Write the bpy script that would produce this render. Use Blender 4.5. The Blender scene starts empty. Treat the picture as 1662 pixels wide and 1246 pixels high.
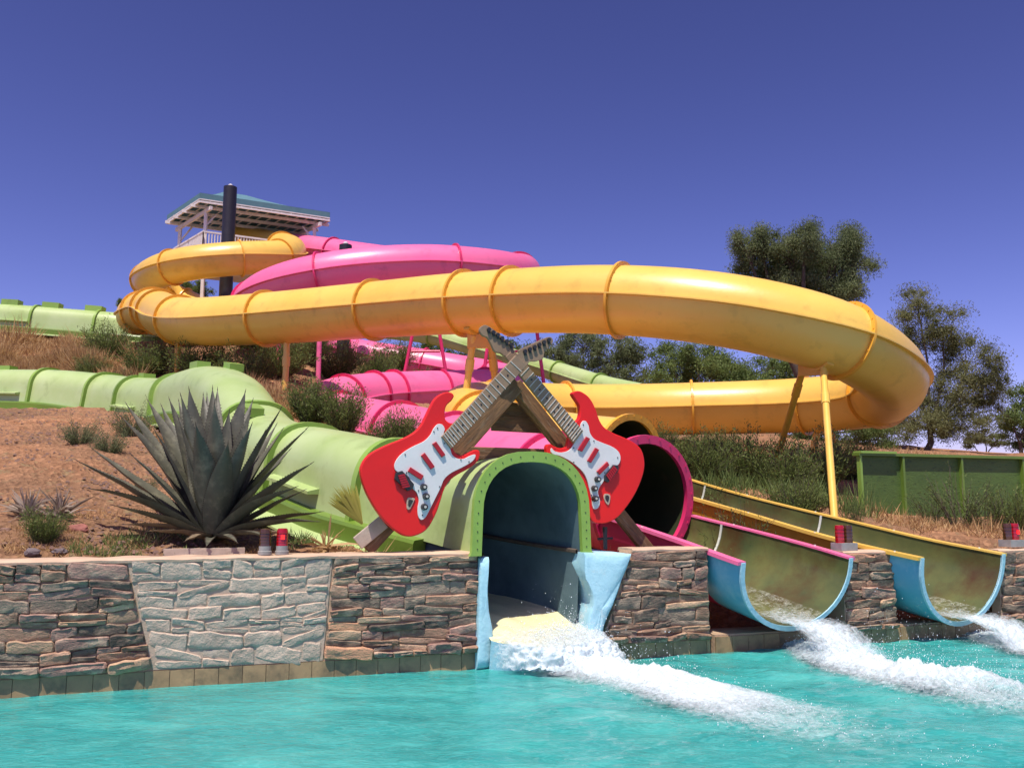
import bpy, bmesh, math, random
import numpy as np
from mathutils import Vector, noise
random.seed(7); np.random.seed(7)
C = bpy.context.scene
COL = C.collection
PI = math.pi
# ------------------------------------------------------------ camera, sky, sun, exposure
FPX, CX, CY, HOR = 1420.0, 831.0, 623.0, 813.0
PITCH = math.atan((HOR-CY)/FPX)
CAMZ = 1.7
cam = bpy.data.cameras.new('camera'); camo = bpy.data.objects.new('camera', cam); COL.objects.link(camo)
camo.location = (0, 0, CAMZ); camo.rotation_euler = (PI/2+PITCH, 0, 0)
cam.sensor_width = 36; cam.lens = FPX*36/1662; cam.clip_end = 2000; cam.clip_start = .05
C.camera = camo
SUN = Vector((-.13, -.41, 1)).normalized()
w = bpy.data.worlds.new('World'); C.world = w; w.use_nodes = True
nt = w.node_tree; bg = nt.nodes['Background']
sky = nt.nodes.new('ShaderNodeTexSky'); sky.sky_type = 'NISHITA'; sky.sun_disc = False
sky.sun_elevation = math.asin(SUN.z); sky.sun_rotation = math.atan2(SUN.x, SUN.y)
sky.air_density = .8; sky.dust_density = 1.1; sky.ozone_density = 2.2; sky.altitude = 400
tint = nt.nodes.new('ShaderNodeMix'); tint.data_type = 'RGBA'; tint.blend_type = 'MULTIPLY'
tint.inputs[0].default_value = 1; tint.inputs[7].default_value = (1.27, .78, 1.0, 1)
gam = nt.nodes.new('ShaderNodeGamma'); gam.inputs[1].default_value = 1.6
nt.links.new(sky.outputs[0], gam.inputs[0]); nt.links.new(gam.outputs[0], tint.inputs[6]); nt.links.new(tint.outputs[2], bg.inputs[0])
bg.inputs[1].default_value = .055
sl = bpy.data.lights.new('sun', 'SUN'); sl.energy = 5.0; sl.angle = math.radians(.5); sl.color = (1, .93, .82)
so = bpy.data.objects.new('sun', sl); COL.objects.link(so)
so.rotation_euler = SUN.to_track_quat('Z', 'Y').to_euler()
C.view_settings.view_transform = 'Standard'; C.view_settings.look = 'None'
C.view_settings.exposure = .15; C.view_settings.gamma = 1; C.view_settings.use_curve_mapping = False

# ------------------------------------------------------------ helpers
ca, sa = math.cos(PITCH), math.sin(PITCH)
def ray(px, py):
    u = (px-CX)/FPX; v = (CY-py)/FPX
    return Vector((u, ca - v*sa, sa + v*ca))
def at(px, py, Y):
    d = ray(px, py); return Vector((0, 0, CAMZ)) + d*(Y/d.y)
def atz(px, py, z=0):
    d = ray(px, py); return Vector((0, 0, CAMZ)) + d*((z-CAMZ)/d.z)
def atpl(px, py, x0, y0, k):       # the vertical plane Y = y0 + k (X - x0)
    d = ray(px, py); t = (y0-k*x0)/(d.y-k*d.x); return Vector((0, 0, CAMZ)) + d*t
def proj(p):
    x, y, z = p[0], p[1], p[2]-CAMZ
    f = y*ca+z*sa; u = -y*sa+z*ca
    return CX+FPX*x/f, CY-FPX*u/f
W0X, W0Y, WK = -4.62, 7.9, .34
UW = Vector((1, WK, 0)).normalized(); NW = Vector((-UW.y, UW.x, 0))
def wall(s, n, z): return Vector((W0X, W0Y, z)) + UW*s + NW*n
def wsz(px, py, n=0):
    o = wall(0, n, 0); p = atpl(px, py, o.x, o.y, WK)
    return (p-Vector((W0X, W0Y, 0))).dot(UW), p.z

WO = {}
def worigin(o): return WO.get(o.name, Vector((0, 0, 0)))
def tag(o, label=None, cat=None, group=None, kind=None):
    if label: o['label'] = label
    if cat: o['category'] = cat
    if group: o['group'] = group
    if kind: o['kind'] = kind
    return o
def empty(name, loc, label=None, cat=None, group=None, rz=0):
    o = bpy.data.objects.new(name, None); COL.objects.link(o); o.location = loc; o.rotation_euler.z = rz
    WO[o.name] = Vector(loc); return tag(o, label, cat, group)
class MB:
    def __init__(s): s.v = []; s.f = []; s.mi = []
    def add(s, vs, fs, mi=0):
        b = len(s.v); s.v += [tuple(v) for v in vs]; s.f += [tuple(i+b for i in f) for f in fs]; s.mi += [mi]*len(fs)
    def build(s, name, mat, parent=None, loc=None, smooth=0, local=False):
        me = bpy.data.meshes.new(name)
        o0 = Vector((0, 0, 0)) if local else (worigin(parent) if parent else (Vector(loc) if loc is not None else Vector((0, 0, 0))))
        vs = [(v[0]-o0.x, v[1]-o0.y, v[2]-o0.z) for v in s.v] if o0.length else s.v
        me.from_pydata(vs, [], s.f)
        mats = mat if isinstance(mat, (list, tuple)) else [mat]
        for m in mats: me.materials.append(m)
        if len(mats) > 1: me.polygons.foreach_set('material_index', s.mi)
        if smooth:
            me.polygons.foreach_set('use_smooth', [True]*len(me.polygons))
            me.set_sharp_from_angle(angle=math.radians(smooth))
        me.update()
        o = bpy.data.objects.new(name, me); COL.objects.link(o)
        if parent: o.parent = parent; WO[o.name] = worigin(parent)
        else:
            o.location = o0 if not local else (loc or (0, 0, 0)); WO[o.name] = Vector(o.location)
        return o
    def box(s, c, ax, ay, az):      # centre and three half vectors
        c = Vector(c); vs = [c+ax*i+ay*j+az*k for k in (-1, 1) for j in (-1, 1) for i in (-1, 1)]
        s.add(vs, [(0, 2, 3, 1), (4, 5, 7, 6), (0, 1, 5, 4), (2, 6, 7, 3), (0, 4, 6, 2), (1, 3, 7, 5)]); return s
    def abox(s, c, dx, dy, dz): return s.box(c, Vector((dx/2, 0, 0)), Vector((0, dy/2, 0)), Vector((0, 0, dz/2)))
    def beam(s, a, b, wx, wz, side=None):
        a, b = Vector(a), Vector(b); t = (b-a); L = t.length; t.normalize()
        sd = side if side is not None else (t.cross(Vector((0, 0, 1))) if abs(t.z) < .98 else Vector((1, 0, 0)))
        sd = (sd - t*sd.dot(t)).normalized(); u = sd.cross(t).normalized()
        return s.box((a+b)/2, t*(L/2), sd*(wx/2), u*(wz/2))
    def tube(s, pts, rs, n=8, cap=True):
        pts = [Vector(p) for p in pts]
        if not isinstance(rs, (list, tuple)): rs = [rs]*len(pts)
        b = len(s.v); prev = None
        for i, p in enumerate(pts):
            t = (pts[min(i+1, len(pts)-1)]-pts[max(i-1, 0)]).normalized()
            if prev is None: prev = t.orthogonal().normalized()
            u = (prev-t*prev.dot(t)).normalized(); prev = u; v = t.cross(u)
            for k in range(n):
                a = 2*PI*k/n; s.v.append(tuple(p+(u*math.cos(a)+v*math.sin(a))*rs[i]))
        fs = [(b+i*n+k, b+i*n+(k+1) % n, b+(i+1)*n+(k+1) % n, b+(i+1)*n+k) for i in range(len(pts)-1) for k in range(n)]
        if cap: fs += [tuple(b+k for k in reversed(range(n))), tuple(b+(len(pts)-1)*n+k for k in range(n))]
        s.f += fs; s.mi += [0]*len(fs); return s
    def extr(s, poly, d):            # extrude a planar outline along vector d; poly facing -d is the front
        n = len(poly); vs = list(poly)+[p+d for p in poly]
        s.add(vs, [tuple(range(n)), tuple(reversed(range(n, 2*n)))]+[(i, i+n, (i+1) % n+n, (i+1) % n) for i in range(n)]); return s

def newmat(name):
    m = bpy.data.materials.new(name); m.use_nodes = True; nt = m.node_tree
    return m, nt, nt.nodes['Principled BSDF']
def N(nt, typ, **k):
    n = nt.nodes.new(typ)
    for a, b in k.items():
        if a.startswith('i_'):
            key = a[2:]; key = int(key) if key.isdigit() else key
            n.inputs[key].default_value = b
        else: setattr(n, a, b)
    return n
def ramp(nt, fac, stops):
    r = nt.nodes.new('ShaderNodeValToRGB'); nt.links.new(fac, r.inputs[0])
    e = r.color_ramp.elements
    while len(e) < len(stops): e.new(.5)
    for el, (p, c) in zip(e, stops):
        el.position = p; el.color = (*c, 1) if len(c) == 3 else c
    return r
def mixc(nt, fac, a, b, mode='MIX'):
    m = nt.nodes.new('ShaderNodeMix'); m.data_type = 'RGBA'; m.blend_type = mode
    for i, x in ((0, fac), (6, a), (7, b)):
        if isinstance(x, (int, float)): m.inputs[i].default_value = x
        elif isinstance(x, tuple): m.inputs[i].default_value = (*x, 1)
        else: nt.links.new(x, m.inputs[i])
    return m.outputs[2]
def surf(name, c1, c2=None, scale=3, rough=.5, bump=0, bscale=40, dirt=None, dscale=1.5, dlo=.55, dhi=.75, spec=.5, obj_rand=0, stretch=(1, 1, 1), coat=0, dist=.01, detail=5):
    m, nt, b = newmat(name); b.inputs['Roughness'].default_value = rough; b.inputs['Specular IOR Level'].default_value = spec
    b.inputs['Coat Weight'].default_value = coat; b.inputs['Coat Roughness'].default_value = .15
    tc = N(nt, 'ShaderNodeTexCoord'); mp = N(nt, 'ShaderNodeMapping'); mp.inputs['Scale'].default_value = stretch
    nt.links.new(tc.outputs['Object'], mp.inputs[0]); co = mp.outputs[0]
    if obj_rand:
        oi = N(nt, 'ShaderNodeObjectInfo'); va = N(nt, 'ShaderNodeVectorMath', operation='SCALE'); 
        cmb = N(nt, 'ShaderNodeCombineXYZ'); 
        for k in range(3): nt.links.new(oi.outputs['Random'], cmb.inputs[k])
        va.inputs['Scale'].default_value = 37; nt.links.new(cmb.outputs[0], va.inputs[0])
        ad = N(nt, 'ShaderNodeVectorMath', operation='ADD'); nt.links.new(co, ad.inputs[0]); nt.links.new(va.outputs[0], ad.inputs[1]); co = ad.outputs[0]
    c2 = c2 or tuple(x*.75 for x in c1)
    n1 = N(nt, 'ShaderNodeTexNoise', i_Scale=scale, i_Detail=detail, i_Roughness=.6); nt.links.new(co, n1.inputs['Vector'])
    r = ramp(nt, n1.outputs[0], [(.33, c1), (.68, c2)]); col = r.outputs[0]
    if obj_rand:
        rr = ramp(nt, oi.outputs['Random'], [(0, (1-obj_rand,)*3), (1, (1+obj_rand*.4,)*3)])
        col = mixc(nt, 1, col, rr.outputs[0], 'MULTIPLY')
    if dirt:
        n2 = N(nt, 'ShaderNodeTexNoise', i_Scale=dscale, i_Detail=8, i_Roughness=.65); nt.links.new(co, n2.inputs['Vector'])
        r2 = ramp(nt, n2.outputs[0], [(dlo, (0, 0, 0)), (dhi, (1, 1, 1))])
        col = mixc(nt, r2.outputs[0], col, dirt)
    nt.links.new(col, b.inputs['Base Color'])
    if bump:
        n3 = N(nt, 'ShaderNodeTexNoise', i_Scale=bscale, i_Detail=6, i_Roughness=.65); nt.links.new(co, n3.inputs['Vector'])
        bp = N(nt, 'ShaderNodeBump', i_Strength=bump, i_Distance=dist); nt.links.new(n3.outputs[0], bp.inputs['Height']); nt.links.new(bp.outputs[0], b.inputs['Normal'])
    return m
def plastic(name, c, fade, rough=.34, streak=None):
    return surf(name, c, fade, scale=.6, rough=rough, bump=.12, bscale=9, dirt=streak or tuple(x*.6 for x in c), dscale=2.2, dlo=.54, dhi=.90, dist=.02, detail=7, obj_rand=.09)
M = {}
M['yellow'] = plastic('yellow_fibreglass', (.83, .535, .115), (.78, .48, .085))
M['yellow_ring'] = plastic('yellow_flange', (.80, .41, .045), (.72, .36, .04))
M['pink'] = plastic('pink_fibreglass', (.88, .145, .33), (.85, .18, .35))
M['pink_ring'] = plastic('pink_flange', (.70, .035, .15), (.62, .03, .13))
M['green'] = plastic('green_fibreglass', (.36, .49, .155), (.48, .59, .28))
M['green_ring'] = plastic('green_flange', (.27, .43, .08), (.22, .37, .06))
M['green_dark'] = plastic('green_frame', (.16, .26, .035), (.12, .20, .03))
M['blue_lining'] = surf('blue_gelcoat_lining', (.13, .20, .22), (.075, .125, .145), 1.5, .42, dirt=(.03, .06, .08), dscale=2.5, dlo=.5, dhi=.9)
M['blue_pale'] = surf('pale_blue_paint', (.42, .70, .76), (.34, .62, .72), 3, .5, .5, 8, dirt=(.70, .66, .56), dscale=5, dlo=.58, dhi=.85, dist=.03)
M['blue_flume'] = surf('blue_flume_paint', (.10, .42, .60), (.13, .48, .62), 2, .35, dirt=(.40, .62, .70), dscale=4, dlo=.5, dhi=.9)
M['flume_in'] = surf('stained_flume_gelcoat', (.15, .155, .05), (.06, .085, .035), 1.1, .22, .08, 20, dirt=(.085, .045, .018), dscale=1.3, dlo=.46, dhi=.72, detail=8)
M['seam'] = surf('white_sealant', (.75, .76, .68), (.6, .62, .5), 8, .5)
M['wood'] = surf('weathered_wood', (.26, .135, .055), (.10, .052, .025), 2.5, .7, .8, 5, dirt=(.36, .28, .18), dscale=3, dlo=.55, dhi=.85, stretch=(9, 9, 1.4))
M['wood_grey'] = surf('pale_wood', (.52, .42, .33), (.38, .30, .23), 6, .8, .5, 20)
M['black'] = surf('black_paint', (.012, .011, .016), (.02, .018, .024), 5, .45)
M['white'] = surf('white_paint', (.74, .70, .68), (.62, .56, .55), 4, .5)
M['teal'] = surf('teal_fabric', (.085, .195, .235), (.07, .165, .205), 3, .8)
M['red'] = surf('red_paint', (.80, .012, .008), (.70, .012, .01), 2, .38, .05, 60, dirt=(.5, .05, .03), dscale=6, dlo=.68, dhi=.9)
M['guard'] = surf('white_pickguard', (.74, .73, .70), (.68, .67, .64), 4, .4, dirt=(.4, .4, .4), dscale=7, dlo=.62, dhi=.9)
M['pickup'] = surf('dark_red_pickup', (.45, .012, .02), (.36, .01, .018), 6, .4)
M['grey_neck'] = surf('grey_neck_paint', (.30, .20, .118), (.24, .16, .095), 7, .6, .2, 60)
M['fret'] = surf('pale_fret_paint', (.62, .58, .50), None, 9, .5)
M['dark'] = surf('dark_metal', (.02, .02, .022), (.04, .035, .03), 9, .4)
M['mortar'] = surf('mortar', (.42, .28, .18), (.50, .35, .23), 6, .9, .7, 30, dirt=(.2, .15, .11), dscale=4)
M['mortar_grey'] = surf('grey_painted_mortar', (.50, .385, .285), (.42, .32, .235), 6, .9, .7, 30)
M['cap'] = surf('sandy_concrete', (.62, .44, .30), (.50, .34, .23), 4, .9, .6, 35, dirt=(.33, .26, .20), dscale=3, dlo=.6, dhi=.8)
M['tile'] = surf('beige_waterline_tile', (.43, .28, .14), (.33, .215, .11), 5, .4, .2, 30, dirt=(.09, .075, .045), dscale=4, dlo=.48, dhi=.75, obj_rand=.2)
M['cream'] = surf('cream_wet_pad', (.86, .78, .44), (.76, .72, .44), 3, .2, .4, 18)
M['stone'] = [surf('stone_%s' % k, a, b, 5, .85, 1.0, 22, dirt=d, dscale=6, dlo=.48, dhi=.72, obj_rand=.35, dist=.03, stretch=(1, 1, 2.2)) for k, a, b, d in (
    ('brown', (0.466, 0.276, 0.175), (0.227, 0.143, 0.0974), (0.685, 0.473, 0.31)),
    ('purple', (0.428, 0.249, 0.19), (0.253, 0.166, 0.135), (0.691, 0.495, 0.34)),
    ('grey', (0.352, 0.268, 0.192), (0.177, 0.139, 0.107), (0.602, 0.447, 0.302)),
    ('rust', (0.748, 0.4, 0.219), (0.438, 0.235, 0.141), (0.292, 0.177, 0.119)),
    ('dark', (0.21, 0.152, 0.11), (0.118, 0.0908, 0.0712), (0.462, 0.34, 0.228)),
    ('tan', (0.768, 0.516, 0.313), (0.498, 0.333, 0.209), (0.32, 0.218, 0.152)))]
M['stone_grey'] = surf('grey_painted_stone', (.60, .475, .355), (.46, .365, .275), 4, .85, 1.0, 16, dirt=(.68, .55, .42), dscale=6, dlo=.5, dhi=.75, obj_rand=.14, dist=.03)
M['agave'] = surf('agave_leaf', (.105, .102, .066), (.068, .070, .048), 5, .55, .3, 30, dirt=(.21, .20, .13), dscale=7, dlo=.5, dhi=.8, obj_rand=.25)
M['agave_dry'] = surf('withered_agave_leaf', (.28, .21, .12), (.12, .09, .05), 5, .8, .5, 30)
M['thorn'] = surf('dark_thorn', (.05, .03, .02), None, 5, .6)
M['bark'] = surf('grey_brown_bark', (.10, .075, .055), (.06, .045, .035), 8, .9, .8, 12)
M['straw'] = surf('straw', (.36, .24, .12), (.26, .17, .085), 8, .9)
M['rock'] = surf('desert_rock', (.30, .17, .12), (.20, .125, .095), 5, .9, .7, 20, obj_rand=.3)
def leafmat(name, a, b, tr=.35):
    m, nt, bs = newmat(name)
    at_ = N(nt, 'ShaderNodeAttribute', attribute_name='v'); r = ramp(nt, at_.outputs['Fac'], [(0, a), (1, b)])
    bs.inputs['Roughness'].default_value = .6; bs.inputs['Specular IOR Level'].default_value = .25
    nt.links.new(r.outputs[0], bs.inputs['Base Color'])
    t = N(nt, 'ShaderNodeBsdfTranslucent'); nt.links.new(r.outputs[0], t.inputs[0])
    mx = N(nt, 'ShaderNodeMixShader'); mx.inputs[0].default_value = tr
    nt.links.new(bs.outputs[0], mx.inputs[1]); nt.links.new(t.outputs[0], mx.inputs[2])
    nt.links.new(mx.outputs[0], nt.nodes['Material Output'].inputs[0]); return m
M['leaf_olive'] = leafmat('olive_foliage', (.070, .108, .026), (.19, .24, .07))
M['leaf_green'] = leafmat('bright_green_foliage', (0.0935, 0.145, 0.0425), (0.221, 0.289, 0.085))
M['leaf_shrub'] = leafmat('shrub_foliage', (.085, .125, .03), (.24, .29, .085), .45)
M['leaf_grey'] = leafmat('grey_green_foliage', (.095, .125, .055), (.24, .285, .13), .45)
M['leaf_brown'] = leafmat('brown_green_foliage', (.11, .125, .05), (.26, .27, .115), .45)
M['leaf_straw'] = leafmat('dry_grass_blades', (.40, .24, .10), (.62, .43, .21))
M['leaf_palm'] = leafmat('palm_leaflets', (.22, .25, .04), (.55, .52, .13))
M['leaf_dead'] = leafmat('bleached_leaves', (.22, .16, .11), (.50, .42, .34))

# ------------------------------------------------------------ slide paths
def catmull(pts, per=24):
    P = [pts[0]*2-pts[1]]+list(pts)+[pts[-1]*2-pts[-2]]
    out = []
    for i in range(1, len(P)-2):
        p0, p1, p2, p3 = P[i-1:i+3]
        d = [max((b-a).length, 1e-6)**.5 for a, b in ((p0, p1), (p1, p2), (p2, p3))]
        t0, t1 = 0, d[0]; t2 = t1+d[1]; t3 = t2+d[2]
        for k in range(per):
            t = t1+(t2-t1)*k/per
            A1 = p0*((t1-t)/(t1-t0))+p1*((t-t0)/(t1-t0)); A2 = p1*((t2-t)/(t2-t1))+p2*((t-t1)/(t2-t1)); A3 = p2*((t3-t)/(t3-t2))+p3*((t-t2)/(t3-t2))
            B1 = A1*((t2-t)/(t2-t0))+A2*((t-t0)/(t2-t0)); B2 = A2*((t3-t)/(t3-t1))+A3*((t-t1)/(t3-t1))
            out.append(B1*((t2-t)/(t2-t1))+B2*((t-t1)/(t2-t1)))
    out.append(pts[-1]); return out
def resample(pts, step=.12):
    out = [pts[0]]; acc = 0
    for a, b in zip(pts, pts[1:]):
        L = (b-a).length
        while acc+L >= step:
            t = (step-acc)/L; a = a.lerp(b, t); out.append(a); L = (b-a).length; acc = 0
        acc += L
    out.append(pts[-1]); return out
class Path:
    def __init__(s, pts, step=.14, smooth=0):
        s.p = resample(catmull(pts), step)
        for _ in range(smooth):
            q = s.p; s.p = [q[0]]+[(q[i-1]+q[i]*2+q[i+1])/4 for i in range(1, len(q)-1)]+[q[-1]]
        s.n = len(s.p); s.T = []; s.S = []; s.U = []
        for i in range(s.n):
            t = (s.p[min(i+2, s.n-1)]-s.p[max(i-2, 0)]).normalized()
            sd = t.cross(Vector((0, 0, 1))).normalized(); s.T.append(t); s.S.append(sd); s.U.append(sd.cross(t).normalized())
        s.px = [proj(p) for p in s.p]
    def find(s, x, lo=0, hi=None):      # sample whose projection is nearest to picture column x, within a range of the run
        hi = hi or s.n; return min(range(lo, hi), key=lambda i: abs(s.px[i][0]-x))
    def pt(s, i, a, b): return s.p[i]+s.S[i]*a+s.U[i]*b
def sweep(mb, path, prof, i0, i1, closed=True, cap=False, mi=0, step=2, grow=None):
    idx = list(range(i0, i1, step))
    if idx[-1] != i1: idx.append(i1)
    n = len(prof); vs = [path.pt(i, a*k_, b*k_) for i in idx for k_ in [grow(i) if grow else 1] for a, b in prof]
    m = n if closed else n-1
    fs = [(r*n+k, r*n+(k+1) % n, (r+1)*n+(k+1) % n, (r+1)*n+k) for r in range(len(idx)-1) for k in range(m)]
    if cap: fs += [tuple(reversed(range(n))), tuple((len(idx)-1)*n+k for k in range(n))]
    mb.add(vs, fs, mi); return mb
def slab_at(mb, path, i, outer, inner, th, a_closed=False):
    # an annular plate cut square to the path, between two matching profiles
    T = path.T[i]*(th/2); n = len(outer)
    vs = [path.pt(i, a, b)+s*T for s in (-1, 1) for pr in (outer, inner) for a, b in pr]
    fs = []
    m = n if a_closed else n-1
    for k in range(m):
        k2 = (k+1) % n
        fs += [(k, k2, n+k2, n+k), (2*n+k, 3*n+k, 3*n+k2, 2*n+k2), (k, 2*n+k, 2*n+k2, k2), (n+k, n+k2, 3*n+k2, 3*n+k)]
    if not a_closed: fs += [(0, n, 3*n, 2*n), (n-1, 3*n-1, 4*n-1, 2*n-1)]
    mb.add(vs, fs); return mb
def circ(r, n, a0=0, a1=2*PI, closed=True):
    m = n if closed else n-1
    return [(r*math.cos(a0+(a1-a0)*k/m), r*math.sin(a0+(a1-a0)*k/m)) for k in range(n)]
def tubeprof(R, fin=.085):
    top = [(R*math.cos(a), R*math.sin(a)) for a in [PI*k/16 for k in range(1, 16)]]
    bot = [(a, -b) for a, b in reversed(top)]
    return [(R, .018), ] + top + [(-R, .018), (-R-fin, .014), (-R-fin, -.014), (-R, -.018)] + bot + [(R, -.018), (R+fin, -.014), (R+fin, .014)]
def ring(path, i, R, mat, parent, h=.085, th=.055, half=False, bolts=22):
    mb = MB(); a0, a1 = (-.10, PI+.10) if half else (0, 2*PI)
    n = 40; o = circ(R+h, n, a0, a1, not half); q = circ(R-.03, n, a0, a1, not half)
    slab_at(mb, path, i, o, q, th, not half)
    for k in range(bolts):
        a = a0+(a1-a0)*(k+.5)/bolts; c = path.pt(i, (R+h*.55)*math.cos(a), (R+h*.55)*math.sin(a))
        mb.box(c, path.T[i]*(th/2+.014), path.S[i]*.011, path.U[i]*.011)
    return mb.build('flange_ring', mat, parent, smooth=35)
def make_tube(path, R, cuts, mats, parent, i0=0, i1=None, grow=None):
    i1 = i1 if i1 is not None else path.n-1; cuts = sorted(set([i0]+[c for c in cuts if i0 < c < i1]+[i1]))
    pr = tubeprof(R)
    for a, b in zip(cuts, cuts[1:]):
        sweep(MB(), path, pr, a, b, grow=grow).build('tube_section', mats[0], parent, smooth=40)
    for c in cuts[1:-1]: ring(path, c, R*(grow(c) if grow else 1), mats[1], parent)

Y_pts = [(393, 388, 44), (436, 398, 42.6), (472, 408, 39.6), (455, 417, 38), (395, 419, 36.7), (325, 425, 36.3), (278, 434, 36.7), (247, 447, 37.8), (242, 460, 39.9), (260, 474, 41.9), (298, 492, 42.6), (332, 508, 41.2), (332, 515, 38.6), (288, 514, 36.3), (243, 513, 34.5), (221, 513, 32.7), (248, 502, 30.6), (276, 516, 28), (318, 522, 26.2), (430, 517, 24.2), (605, 503, 22.2), (755, 492, 20.3), (1005, 487, 17.9), (1200, 507, 16.9), (1350, 545, 16.8), (1428, 588, 17.8), (1450, 622, 19.6), (1415, 646, 21.6), (1310, 657, 23.2), (1120, 663, 24.4), (960, 666, 24.2), (830, 664, 23.2), (765, 668, 21.8), (765, 684, 20), (840, 712, 18.3), (930, 735, 17), (1020, 750, 15.9)]
K_pts = [(458, 401, 43.4), (520, 409, 41.4), (640, 426, 39.6), (770, 436, 37.6), (838, 440, 35), (842, 444, 32), (780, 437, 29.4), (690, 432, 28.6), (560, 441, 28), (460, 463, 28.4), (412, 490, 30), (420, 530, 33.5), (480, 556, 36), (560, 574, 37.5), (690, 594, 37.5), (790, 612, 36.5), (830, 624, 34), (790, 632, 31), (690, 637, 29), (590, 644, 27), (535, 656, 25.4), (528, 675, 23.6), (580, 690, 22), (660, 708, 20), (745, 732, 17.8), (835, 762, 15.4), (930, 792, 13.7), (1045, 812, 12.3)]
YP = Path([at(*p) for p in Y_pts], smooth=12); KP = Path([at(*p) for p in K_pts], smooth=12)
# open flumes: path follows the rim level
YF = Path([at(1012, 757, 15.95), at(1110, 789, 14.9), at(1300, 840, 13.2), at(1440, 876, 12.0), at(1565, 902, 11.05)])
KF = Path([at(1045, 834, 12.4), at(1125, 856, 11.7), at(1210, 881, 10.95), at(1297, 909, 10.2)])
GREENREF = [(-260, 652, 27.5), (0, 655, 26), (100, 658, 25.2), (200, 672, 23.4), (250, 680, 21.7), (282, 684, 20.4), (308, 676, 19.4), (342, 672, 18.5), (376, 690, 17.3), (404, 736, 16), (432, 770, 15), (475, 792, 13.9), (540, 812, 12.9), (615, 838, 11.7), (700, 862, 11), (795, 884, 10.35), (862, 896, 9.55)]
GP = Path([at(*p) for p in GREENREF], smooth=3)
UP = Path([at(*p) for p in ((-260, 532, 36), (0, 533, 36), (100, 540, 36), (200, 548, 36), (330, 560, 36.5), (420, 570, 37))], smooth=6)
BP = Path([at(*p) for p in ((560, 530, 47), (700, 545, 46), (800, 572, 43), (900, 602, 40), (985, 628, 37), (1040, 640, 35.5))], smooth=6)

# ------------------------------------------------------------ ground
GC = [(-300, 720, 12), (-300, 850, 9), (0, 850, 9), (0, 760, 11), (0, 700, 14), (0, 663, 18), (-300, 655, 20), (200, 880, 9), (200, 780, 11.5), (200, 690, 16.5), (330, 722, 15), (330, 850, 10.5),
      (0, 657, 27), (200, 670, 24.5), (0, 603, 30), (0, 550, 35), (-300, 550, 36), (200, 610, 28), (200, 560, 34), (400, 640, 23), (400, 595, 28), (400, 562, 34), (500, 690, 18.5), (500, 645, 24), (500, 605, 30),
      (560, 790, 13), (650, 770, 14), (650, 735, 17), (650, 675, 24), (650, 630, 31), (650, 600, 40), (800, 790, 13.5), (800, 740, 18), (800, 680, 27), (800, 628, 38), (1000, 820, 12.5), (1000, 785, 16), (1000, 730, 22), (1000, 702, 28), (1000, 690, 36),
      (1200, 806, 14), (1200, 745, 21), (1200, 704, 28), (1200, 700, 35), (1300, 856, 12.5), (1350, 826, 14.5), (1420, 850, 14), (1400, 742, 24), (1400, 724, 30), (1600, 872, 13), (1600, 860, 15), (1600, 745, 25), (1650, 738, 31), (2000, 870, 15), (2000, 750, 28), (420, 850, 10.6), (700, 888, 9.9)]
gc = [tuple(at(*g)) for g in GC]
for s in range(-8, 22, 2): gc.append(tuple(wall(s, .3, 1.12)))
gc += [(-13, 46, 9), (-30, 44, 8.6), (0, 60, 6), (20, 60, 3.6), (45, 60, 3), (-45, 30, 7), (-60, 60, 6), (35, 35, 3), (45, 20, 1.8), (-25, 12, 3), (-30, 22, 6)]
gc = np.array(gc); 
def tps(r2): return np.where(r2 > 0, r2*np.log(r2+1e-9)*.5, 0)
n_ = len(gc); A = np.zeros((n_+3, n_+3)); d2 = ((gc[:, None, :2]-gc[None, :, :2])**2).sum(-1)
A[:n_, :n_] = tps(d2)+np.eye(n_)*.6; A[:n_, n_] = 1; A[:n_, n_+1:] = gc[:, :2]; A[n_, :n_] = 1; A[n_+1:, :n_] = gc[:, :2].T
sol = np.linalg.solve(A, np.concatenate([gc[:, 2], [0, 0, 0]]))
carve = []
for path, off, hw, st in ((YP, -.85, .8, 4), (KP, -.85, .8, 4), (UP, -.3, 1.1, 4), (GP, -.42, 1.15, 3)):
    for i in range(0, path.n, st): p = path.p[i]; carve.append((p.x, p.y, p.z+off, hw))
for path, off in ((YF, -1.05), (KF, -1.08)):
    for i in range(0, path.n, 2): p = path.p[i]; carve.append((p.x, p.y, max(p.z+off, .08), .92))
for i in range(GP.n-22, GP.n): p = GP.p[i]; carve.append((p.x, p.y, .1, .72))
for q in (0, .3, .6, .9): p = GP.p[-1]+Vector((.35, -.94, 0))*q; carve.append((p.x, p.y, .1, .62))
for q in (0, .3, .6): p = KF.p[-1]+KF.T[-1]*q; carve.append((p.x, p.y, .08, .9)); p = YF.p[-1]+YF.T[-1]*q; carve.append((p.x, p.y, .08, .9))
carve = np.array(carve)
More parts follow.
